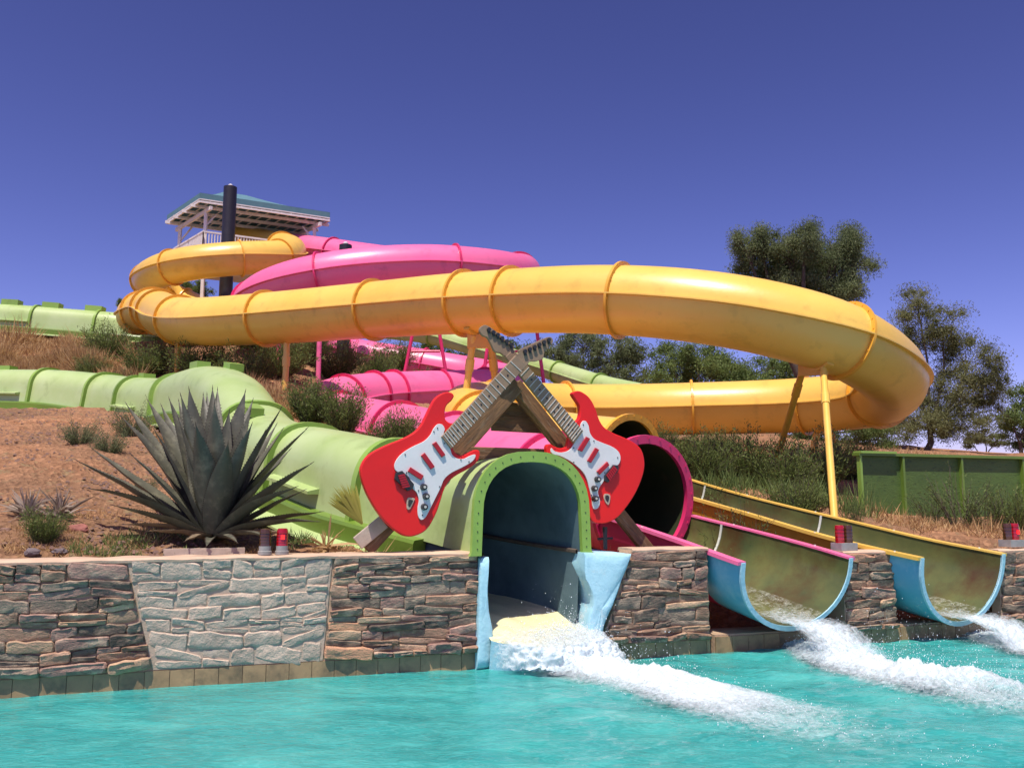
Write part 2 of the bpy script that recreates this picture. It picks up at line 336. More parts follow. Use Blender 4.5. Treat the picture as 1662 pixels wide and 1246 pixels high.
def ground(X, Y, fine=True):
    X = np.asarray(X, float); Y = np.asarray(Y, float); sh = X.shape; x = X.ravel(); y = Y.ravel(); z = np.zeros(len(x))
    for i in range(0, len(x), 4000):
        xs, ys = x[i:i+4000], y[i:i+4000]; r2 = (xs[:, None]-gc[None, :, 0])**2+(ys[:, None]-gc[None, :, 1])**2
        zz = tps(r2)@sol[:n_]+sol[n_]+sol[n_+1]*xs+sol[n_+2]*ys
        far = np.clip((ys-48)/35, 0, 1)+np.clip((np.abs(xs)-38)/25, 0, 1); far = np.clip(far, 0, 1)
        zz = zz*(1-far)+2.5*far; zz = np.clip(zz, .9, 9.6)
        r = np.sqrt((xs[:, None]-carve[None, :, 0])**2+(ys[:, None]-carve[None, :, 1])**2)
        lim = (carve[None, :, 2]+np.clip(r-carve[None, :, 3], 0, 9)*1.3+np.where(r > carve[None, :, 3]+3, 99, 0)).min(1)
        z[i:i+4000] = np.minimum(zz, lim)
    return z.reshape(sh)
def gz(x, y): return float(ground(np.array([x]), np.array([y]))[0])

svals = np.concatenate([np.linspace(-60, -4, 40), np.linspace(-3.8, 13, 240), np.linspace(13.4, 110, 60)])
nvals = np.concatenate([np.linspace(.28, 6, 76), np.linspace(6.15, 30, 110), np.linspace(31, 75, 34), np.linspace(80, 700, 14)])
SS, NN = np.meshgrid(svals, nvals); GX = W0X+UW.x*SS+NW.x*NN; GY = W0Y+UW.y*SS+NW.y*NN
GZ = ground(GX, GY)
for j in range(GZ.shape[0]):
    amp = min(.05+.004*nvals[j], .25)
    for i in range(GZ.shape[1]):
        x, y = GX[j, i], GY[j, i]
        if j: GZ[j, i] += amp*noise.noise(Vector((x*.9, y*.9, 0)))+.055*noise.noise(Vector((x*3.1, y*3.1, 5)))+.04*noise.noise(Vector((x*8, y*8, 9)))
mb = MB(); nx = len(svals); ny = len(nvals)
vs = np.stack([GX, GY, GZ], -1).reshape(-1, 3).tolist()
skirt = [[GX[0, i], GY[0, i], -.6] for i in range(nx)]
fs = [(j*nx+i, j*nx+i+1, (j+1)*nx+i+1, (j+1)*nx+i) for j in range(ny-1) for i in range(nx-1)]
fs += [(i+1, i, nx*ny+i, nx*ny+i+1) for i in range(nx-1)]
mb.add(vs+skirt, fs)
def soil():
    m, nt, b = newmat('desert_soil'); b.inputs['Roughness'].default_value = .95; b.inputs['Specular IOR Level'].default_value = .15
    tc = N(nt, 'ShaderNodeTexCoord'); co = tc.outputs['Object']
    def nz(s, d=8): n = N(nt, 'ShaderNodeTexNoise', i_Scale=s, i_Detail=d, i_Roughness=.65); nt.links.new(co, n.inputs['Vector']); return n.outputs[0]
    c = ramp(nt, nz(1.1), [(.3, (.31, .145, .07)), (.5, (.42, .225, .12)), (.7, (.32, .17, .10))]).outputs[0]
    c = mixc(nt, ramp(nt, nz(.28), [(.42, (0, 0, 0)), (.62, (1, 1, 1))]).outputs[0], c, (.26, .15, .085))
    vo = N(nt, 'ShaderNodeTexVoronoi', i_Scale=16.0); nt.links.new(co, vo.inputs['Vector'])
    vr = ramp(nt, vo.outputs['Color'], [(.45, (.75, .72, .7)), (.9, (1.35, 1.3, 1.25))])
    c = mixc(nt, .7, c, vr.outputs[0], 'MULTIPLY')
    c = mixc(nt, ramp(nt, nz(5.5), [(.56, (0, 0, 0)), (.68, (.8, .8, .8))]).outputs[0], c, (.24, .19, .10))
    nt.links.new(c, b.inputs['Base Color'])
    ad = N(nt, 'ShaderNodeMath', operation='ADD'); nt.links.new(nz(14), ad.inputs[0]); nt.links.new(vo.outputs['Distance'], ad.inputs[1])
    bp = N(nt, 'ShaderNodeBump', i_Strength=.9, i_Distance=.05); nt.links.new(ad.outputs[0], bp.inputs['Height']); nt.links.new(bp.outputs[0], b.inputs['Normal'])
    return m
tag(mb.build('ground', soil(), smooth=60), kind='structure')

# ------------------------------------------------------------ pool water with foam
TR = {
 'centre': ([(880, 1068, .34, .22), (915, 1080, .42, .26), (970, 1094, .46, .22), (1040, 1106, .48, .16), (1120, 1126, .50, .10), (1200, 1148, .56, .07), (1300, 1176, .62, .04), (1430, 1206, .66, .025), (1560, 1236, .6, .01)]),
 'pink': ([(1272, 1040, .20, .08), (1305, 1052, .27, .10), (1350, 1070, .34, .11), (1410, 1089, .42, .15), (1480, 1106, .52, .26), (1560, 1122, .56, .26), (1640, 1142, .56, .18), (1740, 1165, .55, .10), (1860, 1190, .5, .03)]),
 'yellow': ([(1568, 1024, .20, .08), (1600, 1034, .30, .10), (1645, 1048, .38, .12), (1700, 1060, .45, .16), (1800, 1085, .5, .12), (1950, 1110, .5, .04)])}
trails = {}
for k, v in TR.items():
    ps = [Vector((*atz(a, b)[:2], 0)) for a, b, _, _ in v]; c = catmull(ps, 12)
    W = np.interp(np.linspace(0, len(v)-1, len(c)), range(len(v)), [q[2] for q in v]); H = np.interp(np.linspace(0, len(v)-1, len(c)), range(len(v)), [q[3] for q in v])
    trails[k] = (c, W, H)
def foam_at(x, y):
    best = 0; 
    for k, (c, W, H) in trails.items():
        for i in range(0, len(c), 2):
            dx = x-c[i].x; dy = y-c[i].y; d = math.sqrt(dx*dx+dy*dy)/(W[i]*1.5)
            if d < 1: best = max(best, (1-d)*(1.0-.97*i/len(c)))
    return best
mb = MB(); wx = []; 
ys = np.concatenate([np.linspace(-25, 3.5, 20), np.linspace(3.7, 13, 260), np.linspace(13.3, 16, 8)]); xs = np.concatenate([np.linspace(-60, -6, 20), np.linspace(-5.8, 9, 330), np.linspace(9.3, 70, 22)])
vs = []; fo = []
for y in ys:
    for x in xs:
        z = 0; f = 0
        if 3.5 < y < 13.2 and -6 < x < 9.2:
            f = foam_at(x, y); chop = .35+.65*min(1, max(0, (x+2)/3))+f
            z = .036*noise.noise(Vector((x*1.1, y*1.6, 0)))*chop+.022*noise.noise(Vector((x*3.2+y, y*4.2, 3)))*chop+.006*noise.noise(Vector((x*9, y*11, 7)))*chop + .02*f
        vs.append((x, y, z)); fo.append(f)
nx = len(xs)
mb.add(vs, [(j*nx+i, j*nx+i+1, (j+1)*nx+i+1, (j+1)*nx+i) for j in range(len(ys)-1) for i in range(nx-1)])
def watermat():
    m, nt, b = newmat('turquoise_pool_water'); b.inputs['IOR'].default_value = 1.33
    tc = N(nt, 'ShaderNodeTexCoord'); co = tc.outputs['Object']
    def nz(s, st=(1, 1, 1), d=6, dis=0):
        mp = N(nt, 'ShaderNodeMapping'); mp.inputs['Scale'].default_value = st; nt.links.new(co, mp.inputs[0])
        n = N(nt, 'ShaderNodeTexNoise', i_Scale=s, i_Detail=d, i_Roughness=.6, i_Distortion=dis); nt.links.new(mp.outputs[0], n.inputs['Vector']); return n.outputs[0]
    c = ramp(nt, nz(.9, (1, 1.8, 1), 5, .6), [(.3, (.018, .235, .225)), (.5, (.035, .315, .29)), (.72, (.075, .42, .375))]).outputs[0]
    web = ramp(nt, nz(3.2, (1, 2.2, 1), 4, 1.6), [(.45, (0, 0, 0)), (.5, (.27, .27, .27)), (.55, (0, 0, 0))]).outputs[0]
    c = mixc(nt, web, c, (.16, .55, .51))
    fa = N(nt, 'ShaderNodeAttribute', attribute_name='foam')
    ad = N(nt, 'ShaderNodeMath', operation='ADD'); nt.links.new(fa.outputs['Fac'], ad.inputs[0]); 
    mu = N(nt, 'ShaderNodeMath', operation='MULTIPLY', i_1=.9); nt.links.new(nz(6, (1, 1, 1), 10, .8), mu.inputs[0]); nt.links.new(mu.outputs[0], ad.inputs[1])
    fr = ramp(nt, ad.outputs[0], [(.56, (0, 0, 0)), (.80, (.35, .35, .35)), (1.0, (.85, .85, .85))])
    gate = ramp(nt, fa.outputs['Fac'], [(.0, (0, 0, 0)), (.25, (1, 1, 1))])
    fac = mixc(nt, 1, fr.outputs[0], gate.outputs[0], 'MULTIPLY')
    c = mixc(nt, fac, c, (.68, .82, .82)); nt.links.new(c, b.inputs['Base Color'])
    rr = ramp(nt, fac, [(0, (.05,)*3), (1, (.6,)*3)]); nt.links.new(rr.outputs[0], b.inputs['Roughness'])
    h = N(nt, 'ShaderNodeMath', operation='ADD'); nt.links.new(nz(3.5, (1, 1.7, 1), 8, .5), h.inputs[0])
    n5 = N(nt, 'ShaderNodeMath', operation='MULTIPLY', i_1=.2); nt.links.new(nz(16, (1, 1.5, 1), 4), n5.inputs[0]); nt.links.new(n5.outputs[0], h.inputs[1])
    bp = N(nt, 'ShaderNodeBump', i_Strength=.5, i_Distance=.07); nt.links.new(h.outputs[0], bp.inputs['Height']); nt.links.new(bp.outputs[0], b.inputs['Normal'])
    return m
wo = mb.build('pool_water', watermat(), smooth=60); a = wo.data.attributes.new('foam', 'FLOAT', 'POINT'); a.data.foreach_set('value', fo); tag(wo, kind='structure')

def foammat():
    m, nt, b = newmat('white_foam'); b.inputs['Base Color'].default_value = (.60, .70, .72, 1); b.inputs['Roughness'].default_value = .45
    b.inputs['Subsurface Weight'].default_value = .25; b.inputs['Subsurface Radius'].default_value = (.05, .08, .09)
    tc = N(nt, 'ShaderNodeTexCoord'); n = N(nt, 'ShaderNodeTexNoise', i_Scale=20.0, i_Detail=12, i_Roughness=.75, i_Distortion=.4); nt.links.new(tc.outputs['Object'], n.inputs['Vector'])
    fa = N(nt, 'ShaderNodeAttribute', attribute_name='dens'); ad = N(nt, 'ShaderNodeMath', operation='ADD'); nt.links.new(n.outputs[0], ad.inputs[0]); nt.links.new(fa.outputs['Fac'], ad.inputs[1])
    r = ramp(nt, ad.outputs[0], [(.55, (0, 0, 0)), (1.0, (1, 1, 1))]); nt.links.new(r.outputs[0], b.inputs['Alpha'])
    bp = N(nt, 'ShaderNodeBump', i_Strength=.35, i_Distance=.03); nt.links.new(n.outputs[0], bp.inputs['Height']); nt.links.new(bp.outputs[0], b.inputs['Normal'])
    return m
M['foam'] = foammat()
M['drop'] = surf('water_drops', (.85, .90, .92), (.8, .88, .9), 3, .1)
def make_foam(key, nm, dropn):
    c, W, H = trails[key]; c2 = resample(c, .03); n = len(c2); V = 56; vs = []; de = []; rng = random.Random(3)
    t_of = np.linspace(0, 1, n); Wi = np.interp(t_of, np.linspace(0, 1, len(W)), W); Hi = np.interp(t_of, np.linspace(0, 1, len(H)), H)
    for i, p in enumerate(c2):
        t = (c2[min(i+3, n-1)]-c2[max(i-3, 0)]).normalized(); sd = Vector((-t.y, t.x, 0))
        for k in range(V):
            v = -1+2*k/(V-1); q = p+sd*(v*Wi[i]*1.15); prof = max(0, 1-v*v)
            a_ = noise.noise(Vector((q.x*2.6, q.y*2.6, 1))); b_ = abs(noise.noise(Vector((q.x*7, q.y*7, 2)))); c_ = abs(noise.noise(Vector((q.x*19, q.y*19, 3)))); d_ = noise.noise(Vector((q.x*45, q.y*45, 3)))
            z = Hi[i]*prof**1.3*(.45+.55*a_+.32*b_+.28*c_+.14*d_) + .012*c_
            ed = min(1, i/6)*min(1, (n-1-i)/(n*.45)); 
            vs.append((q.x, q.y, max(z, 0)+.016 if prof > .0 else -.02)); de.append(min(1, prof*1.15)*(.05+.49*ed*min(1, .25+Hi[i]*8))+.12*a_*ed-.12*(1-ed))
    mb = MB(); mb.add(vs, [(i*V+k, (i+1)*V+k, (i+1)*V+k+1, i*V+k+1) for i in range(n-1) for k in range(V-1)])
    o = mb.build(nm, M['foam'], smooth=80); at_ = o.data.attributes.new('dens', 'FLOAT', 'POINT'); at_.data.foreach_set('value', de); tag(o, kind='stuff')
    mb = MB()
    for _ in range(dropn):
        i = int(min(n-1, abs(rng.gauss(.0, .42))*n)) if key != 'pink' else int(rng.random()**.8*(n-1)*.85)
        t = c2[min(i+3, n-1)]-c2[max(i-3, 0)]; sd = Vector((-t.y, t.x, 0)).normalized(); v = rng.gauss(0, .55)
        q = c2[i]+sd*(v*Wi[i]); h = Hi[i]*max(0, 1-v*v*.6)*(.4+rng.expovariate(1.6))+rng.random()*.03
        r = .0018+.0038*rng.random()**3; dz = r*rng.uniform(1, 1.6)
        mb.add([(q.x+r, q.y, h), (q.x, q.y+r, h), (q.x-r, q.y, h), (q.x, q.y-r, h), (q.x, q.y, h+dz), (q.x, q.y, h-dz)], [(0, 1, 4), (1, 2, 4), (2, 3, 4), (3, 0, 4), (1, 0, 5), (2, 1, 5), (3, 2, 5), (0, 3, 5)])
    tag(mb.build('splash_drops', M['drop'], smooth=90), kind='stuff')
def pour(path, rb, wd, k0, out):
    # water leaving a trough: runs off the bed, arches over the lip and breaks up into the pool
    e = path.p[-1]; T = path.T[-1]; S_ = path.S[-1]; Th = Vector((T.x, T.y, 0)).normalized(); U2, V2 = 40, 70; vs = []; de = []
    for j in range(V2+1):
        d = -k0+(k0+out)*j/V2
        for i in range(U2+1):
            u = -1+2*i/U2; q = max(0, d/out); w_ = wd*(1+.55*q); a = u*w_
            bed = -.10-rb*math.sqrt(max(0, 1-(a/.9)**2))
            if d < 0: i_ = max(0, path.n-1+int(d/.14)); b = path.p[-1]+T*d; z = b.z+bed+.035
            else: b = e+Th*d; z = (e.z+bed+.035)*(1-q**1.8)+.02
            p = b+S_*a; nn = abs(noise.noise(Vector((p.x*8, p.y*8, 4))))+.5*abs(noise.noise(Vector((p.x*22, p.y*22, 4))))
            p = Vector((p.x, p.y, z+.11*nn*(.15+max(0, min(1, (d+.2)*1.3)))*(1-u*u*.7))); vs.append(p); de.append((.10+.30*min(1, max(0, (d+k0)/(k0+.1))))*(1.15-u*u))
    mb = MB(); mb.add(vs, [(j*(U2+1)+i, j*(U2+1)+i+1, (j+1)*(U2+1)+i+1, (j+1)*(U2+1)+i) for j in range(V2) for i in range(U2)])
    o = mb.build('pouring_water', M['foam'], smooth=80); a = o.data.attributes.new('dens', 'FLOAT', 'POINT'); a.data.foreach_set('value', de); tag(o, kind='stuff')
pour(KF, .66, .34, .55, .75); pour(YF, .71, .34, .45, .8)
make_foam('centre', 'foam', 3000); make_foam('pink', 'foam', 3800); make_foam('yellow', 'foam', 1500)

# ------------------------------------------------------------ stone walls
def stone_piece(s0, s1, z0, z1, dep, rng, warp, skew=0):
    US = (-1, -.93, -.6, -.2, .25, .6, .93, 1) if (s1-s0) > .2 else (-1, -.9, -.35, .35, .9, 1); VS = (-1, -.80, -.1, .45, .82, 1); nx_, nz_ = len(US)-1, len(VS)-1
    vs = []; cs, cz = (s0+s1)/2, (z0+z1)/2; hx, hz = (s1-s0)/2, (z1-z0)/2; tilt = rng.uniform(-.02, .02); seed = rng.random()*99; pw = rng.uniform(5, 14)
    j1 = [rng.uniform(-.16, .10) for _ in range(4)]
    for j in range(nz_+1):
        for i in range(nx_+1):
            u = US[i]; v = VS[j]
            q = (abs(u)**pw+abs(v)**pw)**(1/pw) if (abs(u)+abs(v)) > 0 else 1
            mx = max(abs(u), abs(v)); k = mx/max(q, 1e-4) if mx > 0 else 1
            uu, vv = u*k, v*k
            s = cs+hx*uu*(1+ (j1[0] if u > 0 else j1[1])*vv*vv*.3)+.25*hz*noise.noise(Vector((seed, uu*2, vv*2)))
            z = cz+hz*vv*(1+j1[2]*uu)+tilt*uu+skew*uu*hx+.26*hz*noise.noise(Vector((uu*2.3, seed, vv)))
            e = max(abs(u), abs(v)); d = dep*(1 if e < .99 else .62)*(1+.42*noise.noise(Vector((uu*2.4, vv*1.6, seed)))+.10*vv)
            if vv < -.4 and e < .99: d *= .9
            s2, z2 = warp(s, z); vs.append(wall(s2, -d, z2))
    W_ = nx_+1; fs = [(j*W_+i, j*W_+i+1, (j+1)*W_+i+1, (j+1)*W_+i) for j in range(nz_) for i in range(nx_)]
    per = [i for i in range(W_)]+[j*W_+nx_ for j in range(1, nz_+1)]+[nz_*W_+i for i in range(nx_-1, -1, -1)]+[j*W_ for j in range(nz_-1, 0, -1)]
    b = len(vs); 
    for p in per: vs.append(Vector(vs[p])+NW*(dep*1.2+.02))
    m = len(per); fs += [(per[(k+1) % m], per[k], b+k, b+(k+1) % m) for k in range(m)]
    return vs, fs
def field(parent, L, R, zb, zt, kind, rng):
    # L(z), R(z): edges of the field along the wall
    z = zb
    hs = []
    while z < zt-.03:
        h = rng.choice([.06, .075, .09, .105, .12, .14]) if kind == 'stack' else rng.choice([.11, .13, .16, .19])
        if zt-(z+h) < .06: h = zt-z
        hs.append((z, z+h)); z += h
    def warp(s, z): return s+.02*noise.noise(Vector((s*2, z*3, 4))), min(z+(.035 if kind == 'stack' else .07)*noise.noise(Vector((s*1.2, z*2.2, 9)))*math.sin(PI*min(1, max(0, (z-zb)/(zt-zb)))), zt)
    for z0, z1 in hs:
        zm = (z0+z1)/2; s = L(zm)+rng.uniform(0, .02); e = R(zm); h = z1-z0
        while s < e-.05:
            ln = rng.uniform(.16, .50)*(1.15 if h < .12 else .95) if kind == 'stack' else rng.uniform(.18, .50)
            if e-(s+ln) < .12: ln = e-s
            g = .0015 if kind == 'stack' else .004
            parts = [(z0, z1)]
            if h > .115 and rng.random() < .42: c_ = z0+h*rng.uniform(.38, .62); parts = [(z0, c_), (c_, z1)]
            for a, b in parts:
                sub = [(s, s+ln)]
                if kind == 'stack' and len(parts) == 2 and ln > .34 and rng.random() < .4: m_ = s+ln*rng.uniform(.35, .65); sub = [(s, m_), (m_, s+ln)]
                for c0, c1 in sub:
                    dep = rng.uniform(.022, .062) if kind == 'stack' else rng.uniform(.018, .038)
                    if a == zb and kind == 'stack': dep = rng.uniform(.07, .10)
                    vs, fs = stone_piece(c0+g, c1-g, a+g*.8, b-g*.8, dep, rng, warp, rng.uniform(-.22, .22) if kind == 'grey' else rng.uniform(-.05, .05))
                    mb = MB(); mb.add(vs, fs)
                    mat = M['stone_grey'] if kind == 'grey' else rng.choices(M['stone'], [5, 4, 4, 1.2, 2.5, 1.8])[0]
                    mb.build('stone', mat, parent, smooth=24)
            s += ln
def wbox(mb, s0, s1, n0, n1, z0, z1):
    return mb.box(wall((s0+s1)/2, (n0+n1)/2, (z0+z1)/2), UW*((s1-s0)/2), NW*((n1-n0)/2), Vector((0, 0, (z1-z0)/2)))
H = 1.17
def cap(s0, s1, parent, rng, n0=-.035, n1=.36, H=H):
    k = max(2, int((s1-s0)/.06)); mb = MB(); vs = []
    prof = [(n0+.0, H-.035), (n0-.004, H-.012), (n0+.02, H+.004), (n0+.12, H+.008), (n1-.03, H+.006), (n1, H-.03)]
    for i in range(k+1):
        s = s0+(s1-s0)*i/k
        for n, z in prof: vs.append(wall(s, n+.014*noise.noise(Vector((s*5, n*4, 1))), z+.012*noise.noise(Vector((s*4, n*3, 2)))))
    m = len(prof); mb.add(vs, [(i*m+j, (i+1)*m+j, (i+1)*m+j+1, i*m+j+1) for i in range(k) for j in range(m-1)]+[tuple(range(m)), tuple(reversed(range(k*m, k*m+m)))])
    return mb.build('coping', M['cap'], parent, smooth=50)
def tiles(s0, s1, parent, rng, w=.215, n=-.012, zt=.15):
    s = s0
    while s < s1-.02:
        e = min(s+w, s1); mb = MB(); d = rng.uniform(0, .004); wbox(mb, s+.003, e-.003, n-d, n+.03, -.25, zt+rng.uniform(-.004, .004)); mb.build('tile', M['tile'], parent); s = e
rng = random.Random(11)
def edge(pxt, pyt, pxb, pyb):
    a = wsz(pxt, pyt); b = wsz(pxb, pyb); return lambda z: b[0]+(a[0]-b[0])*(z-b[1])/(a[1]-b[1])
sL = -3.2; e1 = edge(205, 905, 250, 1095); e2 = edge(540, 900, 522, 1085); sJ = wsz(776, 980)[0]
t = empty('stone_wall', wall(sL, 0, 0), 'long dark stacked stone pool wall with a grey painted patch, left of the water chute', 'wall')
mb = MB(); wbox(mb, sL, sJ-.002, 0, .3, -.3, H-.012); mb.build('core', M['mortar'], t)
zl, zh = .16, H-.02
mb = MB(); pts = [wall(e1(zl), -.012, zl), wall(e2(zl), -.012, zl), wall(e2(zh), -.012, zh), wall(e1(zh), -.012, zh)]; mb.extr(pts, NW*.01); mb.build('grey_render', M['mortar_grey'], t)
field(t, lambda z: sL, lambda z: e1(z)-.01, .155, H-.028, 'stack', rng)
field(t, lambda z: e1(z)+.01, lambda z: e2(z)-.01, .165, H-.022, 'grey', rng)
field(t, lambda z: e2(z)+.01, lambda z: sJ-.012, .155, H-.028, 'stack', rng)
cap(sL, sJ-.002, t, rng); tiles(sL, sJ, t, rng)
eR = edge(1022, 900, 984, 1020); s1 = wsz(1150, 980)[0]
t = empty('stone_wall', wall(wsz(990, 1050)[0], 0, 0), 'short stacked stone wall between the tunnel chute and the pink flume', 'wall')
mb = MB(); a = eR(0); b = eR(H); mb.extr([wall(eR(-.3), 0, -.3), wall(s1, 0, -.3), wall(s1, 0, H-.012), wall(b, 0, H-.012)], NW*.3); mb.build('core', M['mortar'], t)
field(t, lambda z: eR(z)+.02, lambda z: s1-.01, .155, H-.028, 'stack', rng); cap(b, s1, t, rng); tiles(eR(.1)+.03, s1, t, rng)
for (pa, pb, Hh, th_, lab) in ((1369, 1450, 1.09, .3, 'narrow stacked stone pier between the pink and the yellow flume'), (1622, 2500, 1.07, .14, 'stacked stone pier at the right edge beyond the yellow flume')):
    a = wsz(pa, 950)[0]; b = wsz(pb, 950)[0]
    t = empty('stone_wall', wall(a, 0, 0), lab, 'wall'); mb = MB(); wbox(mb, a, b, 0, th_, -.3, Hh-.012); mb.build('core', M['mortar'], t)
    field(t, lambda z: a, lambda z: b, .155, Hh-.028, 'stack', rng); cap(a, b, t, rng, n1=th_+.05, H=Hh); tiles(a-.06, b+.06, t, rng)
t = empty('pool_edge', wall(s1, 0, 0)); tag(t, kind='structure')
for pa, pb in ((1150, 1369), (1450, 1606)):
    a = wsz(pa, 950)[0]+.07; b = wsz(pb, 950)[0]-.07; mb = MB(); wbox(mb, a, b, .02, .45, -.3, .19); mb.build('kerb', M['mortar'], t); tiles(a, b, t, rng, n=.0, zt=.17)

# ------------------------------------------------------------ chute at the tunnel mouth
ch = empty('water_chute', wall(sJ, 0, 0), 'pale blue plaster chute with cream floor pouring white water under the green arch', 'chute')
def blob_extrude(outline, n0, n1, mat, name, amp=.012):
    # thick plaster piece: front outline in wall coordinates, rounded by an inset front face
    pts = []; 
    for i in range(len(outline)):
        a, b = Vector(outline[i]+(0,)), Vector(outline[(i+1) % len(outline)]+(0,)); k = max(1, int((b-a).length/.07))
        for j in range(k): pts.append(a.lerp(b, j/k))
    c = sum(pts, Vector())/len(pts); mb = MB(); n = len(pts); rings = []
    for sc, nn in ((.0, n0), (.45, n0-.004), (.8, n0), (.94, n0+.012), (1, n0+.04), (1, n1)):
        rings.append([wall(*(lambda p: (p.x, nn+amp*noise.noise(Vector((p.x*6, p.y*6, nn)))*(1 if nn < n1 else 0), p.y))(c.lerp(p, sc) if sc else c)) for p in pts])
    vs = [v for r in rings for v in r]; fs = [(r*n+i, r*n+(i+1) % n, (r+1)*n+(i+1) % n, (r+1)*n+i) for r in range(len(rings)-1) for i in range(n)]
    mb.add(vs, fs); return mb.build(name, mat, ch, smooth=50)
def wp(px, py): return tuple(wsz(px, py))
blob_extrude([wp(775, 905), wp(790, 903), wp(788, 960), wp(790, 990), wp(796, 1020), wp(800, 1080), wp(770, 1085)], -.10, 1.2, M['blue_pale'], 'left_jamb')
blob_extrude([wp(944, 896), wp(985, 897), wp(1020, 898), wp(1014, 916), wp(998, 958), wp(984, 992), wp(974, 1015), wp(962, 1100), wp(946, 1100), wp(950, 1000), wp(957, 978), wp(953, 955), wp(945, 935), wp(942, 915)], -.10, 1.2, M['blue_pale'], 'right_jamb', .03)
mb = MB(); vs = []; sl_, sr_ = wsz(789, 1000)[0], wsz(962, 1000)[0]; U_, V_ = 24, 20
for j in range(V_+1):
    for i in range(U_+1):
        u = i/U_; v = j/V_; nn = 2.6-(2.6+.52*math.sin(PI*(.12+.8*u))**1.1)*v
        z = .62-.22*min(1, v/.8)-.16*max(0, (v-.72)/.28)**1.5+.05*(2*u-1)**2+.015*noise.noise(Vector((u*7, v*9, 2)))
        vs.append(wall(sl_+(sr_-sl_)*u-.28*max(0, nn), nn, z))
for i in range(U_+1): v0 = Vector(vs[V_*(U_+1)+i]); vs.append(v0-Vector((0, 0, .6))+NW*.12)
mb.add(vs, [(j*(U_+1)+i, (j+1)*(U_+1)+i, (j+1)*(U_+1)+i+1, j*(U_+1)+i+1) for j in range(V_+1) for i in range(U_)], 0)
for q in range(V_*U_, (V_+1)*U_): mb.mi[q] = 1
mb.build('chute_floor', [M['cream'], M['blue_pale']], ch, smooth=60)
# water pouring over the lip, real thickness, ragged
c0 = [Vector(vs[V_*(U_+1)+i]) for i in range(U_+1)]; U2 = 90; V2 = 50; fv = []; de = []
for j in range(V2+1):
    for i in range(U2+1):
        u = i/U2; v = j/V2; f = u*U_; k = min(U_-1, int(f)); p = c0[k].lerp(c0[k+1], f-k)
        out = -.16*v*(1+.5*u)+.32*max(0, .2-v); z = p.z*(1-v**1.7)+.03; back = max(0, (.22-v)/.22)
        q = p+NW*(out+.55*back)+UW*(.22*v*u)+Vector((0, 0, z-p.z+.10*back))
        nn = abs(noise.noise(Vector((q.x*9, q.z*8, q.y*9))))+.5*abs(noise.noise(Vector((q.x*24, q.z*20, q.y*24))))
        q += (-NW+Vector((0, 0, .8)))*(.09*nn*(.3+v)); fv.append(q); de.append((.08+.30*min(1, v*2.5))*min(1, 7*u*(1-u)+.25)*(.95+.3*min(1, u*2.2))+.14*u)
mb = MB(); mb.add(fv, [(j*(U2+1)+i, (j+1)*(U2+1)+i, (j+1)*(U2+1)+i+1, j*(U2+1)+i+1) for j in range(V2) for i in range(U2)])
o = mb.build('falling_water', M['foam'], smooth=80); a = o.data.attributes.new('dens', 'FLOAT', 'POINT'); a.data.foreach_set('value', de); tag(o, kind='stuff')
mb = MB(); rg = random.Random(5)
for _ in range(3500):
    u = min(1, max(0, rg.gauss(.62, .25))); k = min(U_-1, int(u*U_)); p = c0[k]; v = rg.random()
    q = p+NW*(.5-.75*v+rg.gauss(0, .07))+UW*rg.gauss(.08*v, .05); z = p.z*(1-max(0, v-.5)*1.6)+.05+.085*rg.expovariate(1.6)
    if u < .35 and rg.random() < .7: continue
    r = .0025+.005*rg.random()**3
    mb.add([(q.x+r, q.y, z), (q.x, q.y+r, z), (q.x-r, q.y, z), (q.x, q.y-r, z), (q.x, q.y, z+r*1.3), (q.x, q.y, z-r*1.3)], [(0, 1, 4), (1, 2, 4), (2, 3, 4), (3, 0, 4), (1, 0, 5), (2, 1, 5), (3, 2, 5), (0, 3, 5)])
tag(mb.build('splash_drops', M['drop'], smooth=90), kind='stuff')

# ------------------------------------------------------------ green covered slides
def archprof(hw, leg, ht, n=18, flare=0.03):
    p = [(hw+flare, 0), (hw, leg)]
    p += [(hw*math.copysign(abs(math.cos(a))**.82, math.cos(a)), leg+(ht-leg)*abs(math.sin(a))**.9) for a in [PI*k/n for k in range(1, n)]]
    return p+[(-hw, leg), (-hw-flare, 0)]
def green_slide(path, cuts, parent, lined=None, i0=0):
    i1 = path.n-1; cuts = sorted(set([i0]+cuts+[i1])); out = archprof(.63, .42, 1.02); inn = archprof(.60, .42, .985)
    shell = out+inn[::-1]
    for a, b in zip(cuts, cuts[1:]):
        sweep(MB(), path, shell, a, b, True, True).build('cover', M['green'], parent, smooth=40)
    for c in cuts[1:-1]:
        slab_at(MB(), path, c, archprof(.72, .42, 1.085), archprof(.62, .42, 1.0), .09).build('flange_ring', M['green_ring'], parent, smooth=35)
    # side rail and trough below the cover
    for sg in (1, -1):
        pr = [(sg*.62, .03), (sg*.80, .01), (sg*.82, -.03), (sg*.80, -.27), (sg*.62, -.29)]
        if sg < 0: pr = pr[::-1]
        for a, b in zip(cuts, cuts[1:-1]+[i1-(10 if lined else 0)]): sweep(MB(), path, pr, a, b, True, True).build('side_rail', M['green_dark'], parent, smooth=30)
        pr = [(sg*.803, -.22), (sg*1.04, -.29), (sg*1.04, -.32), (sg*.803, -.26)]
        sweep(MB(), path, pr if sg > 0 else pr[::-1], i0, i1-(14 if lined else 0), True, True).build('rail_lip', M['green'], parent, smooth=30)
g = empty('green_slide', GP.p[-1], 'pale green covered slide humping down behind the agave to the tunnel mouth', 'water slide')
G0 = GP.find(-250)
gcuts = [GP.find(x) for x in (-120, 78, 172, 226, 292, 410, 500)]+[GP.find(640)]
green_slide(GP, gcuts, g, True, i0=G0)
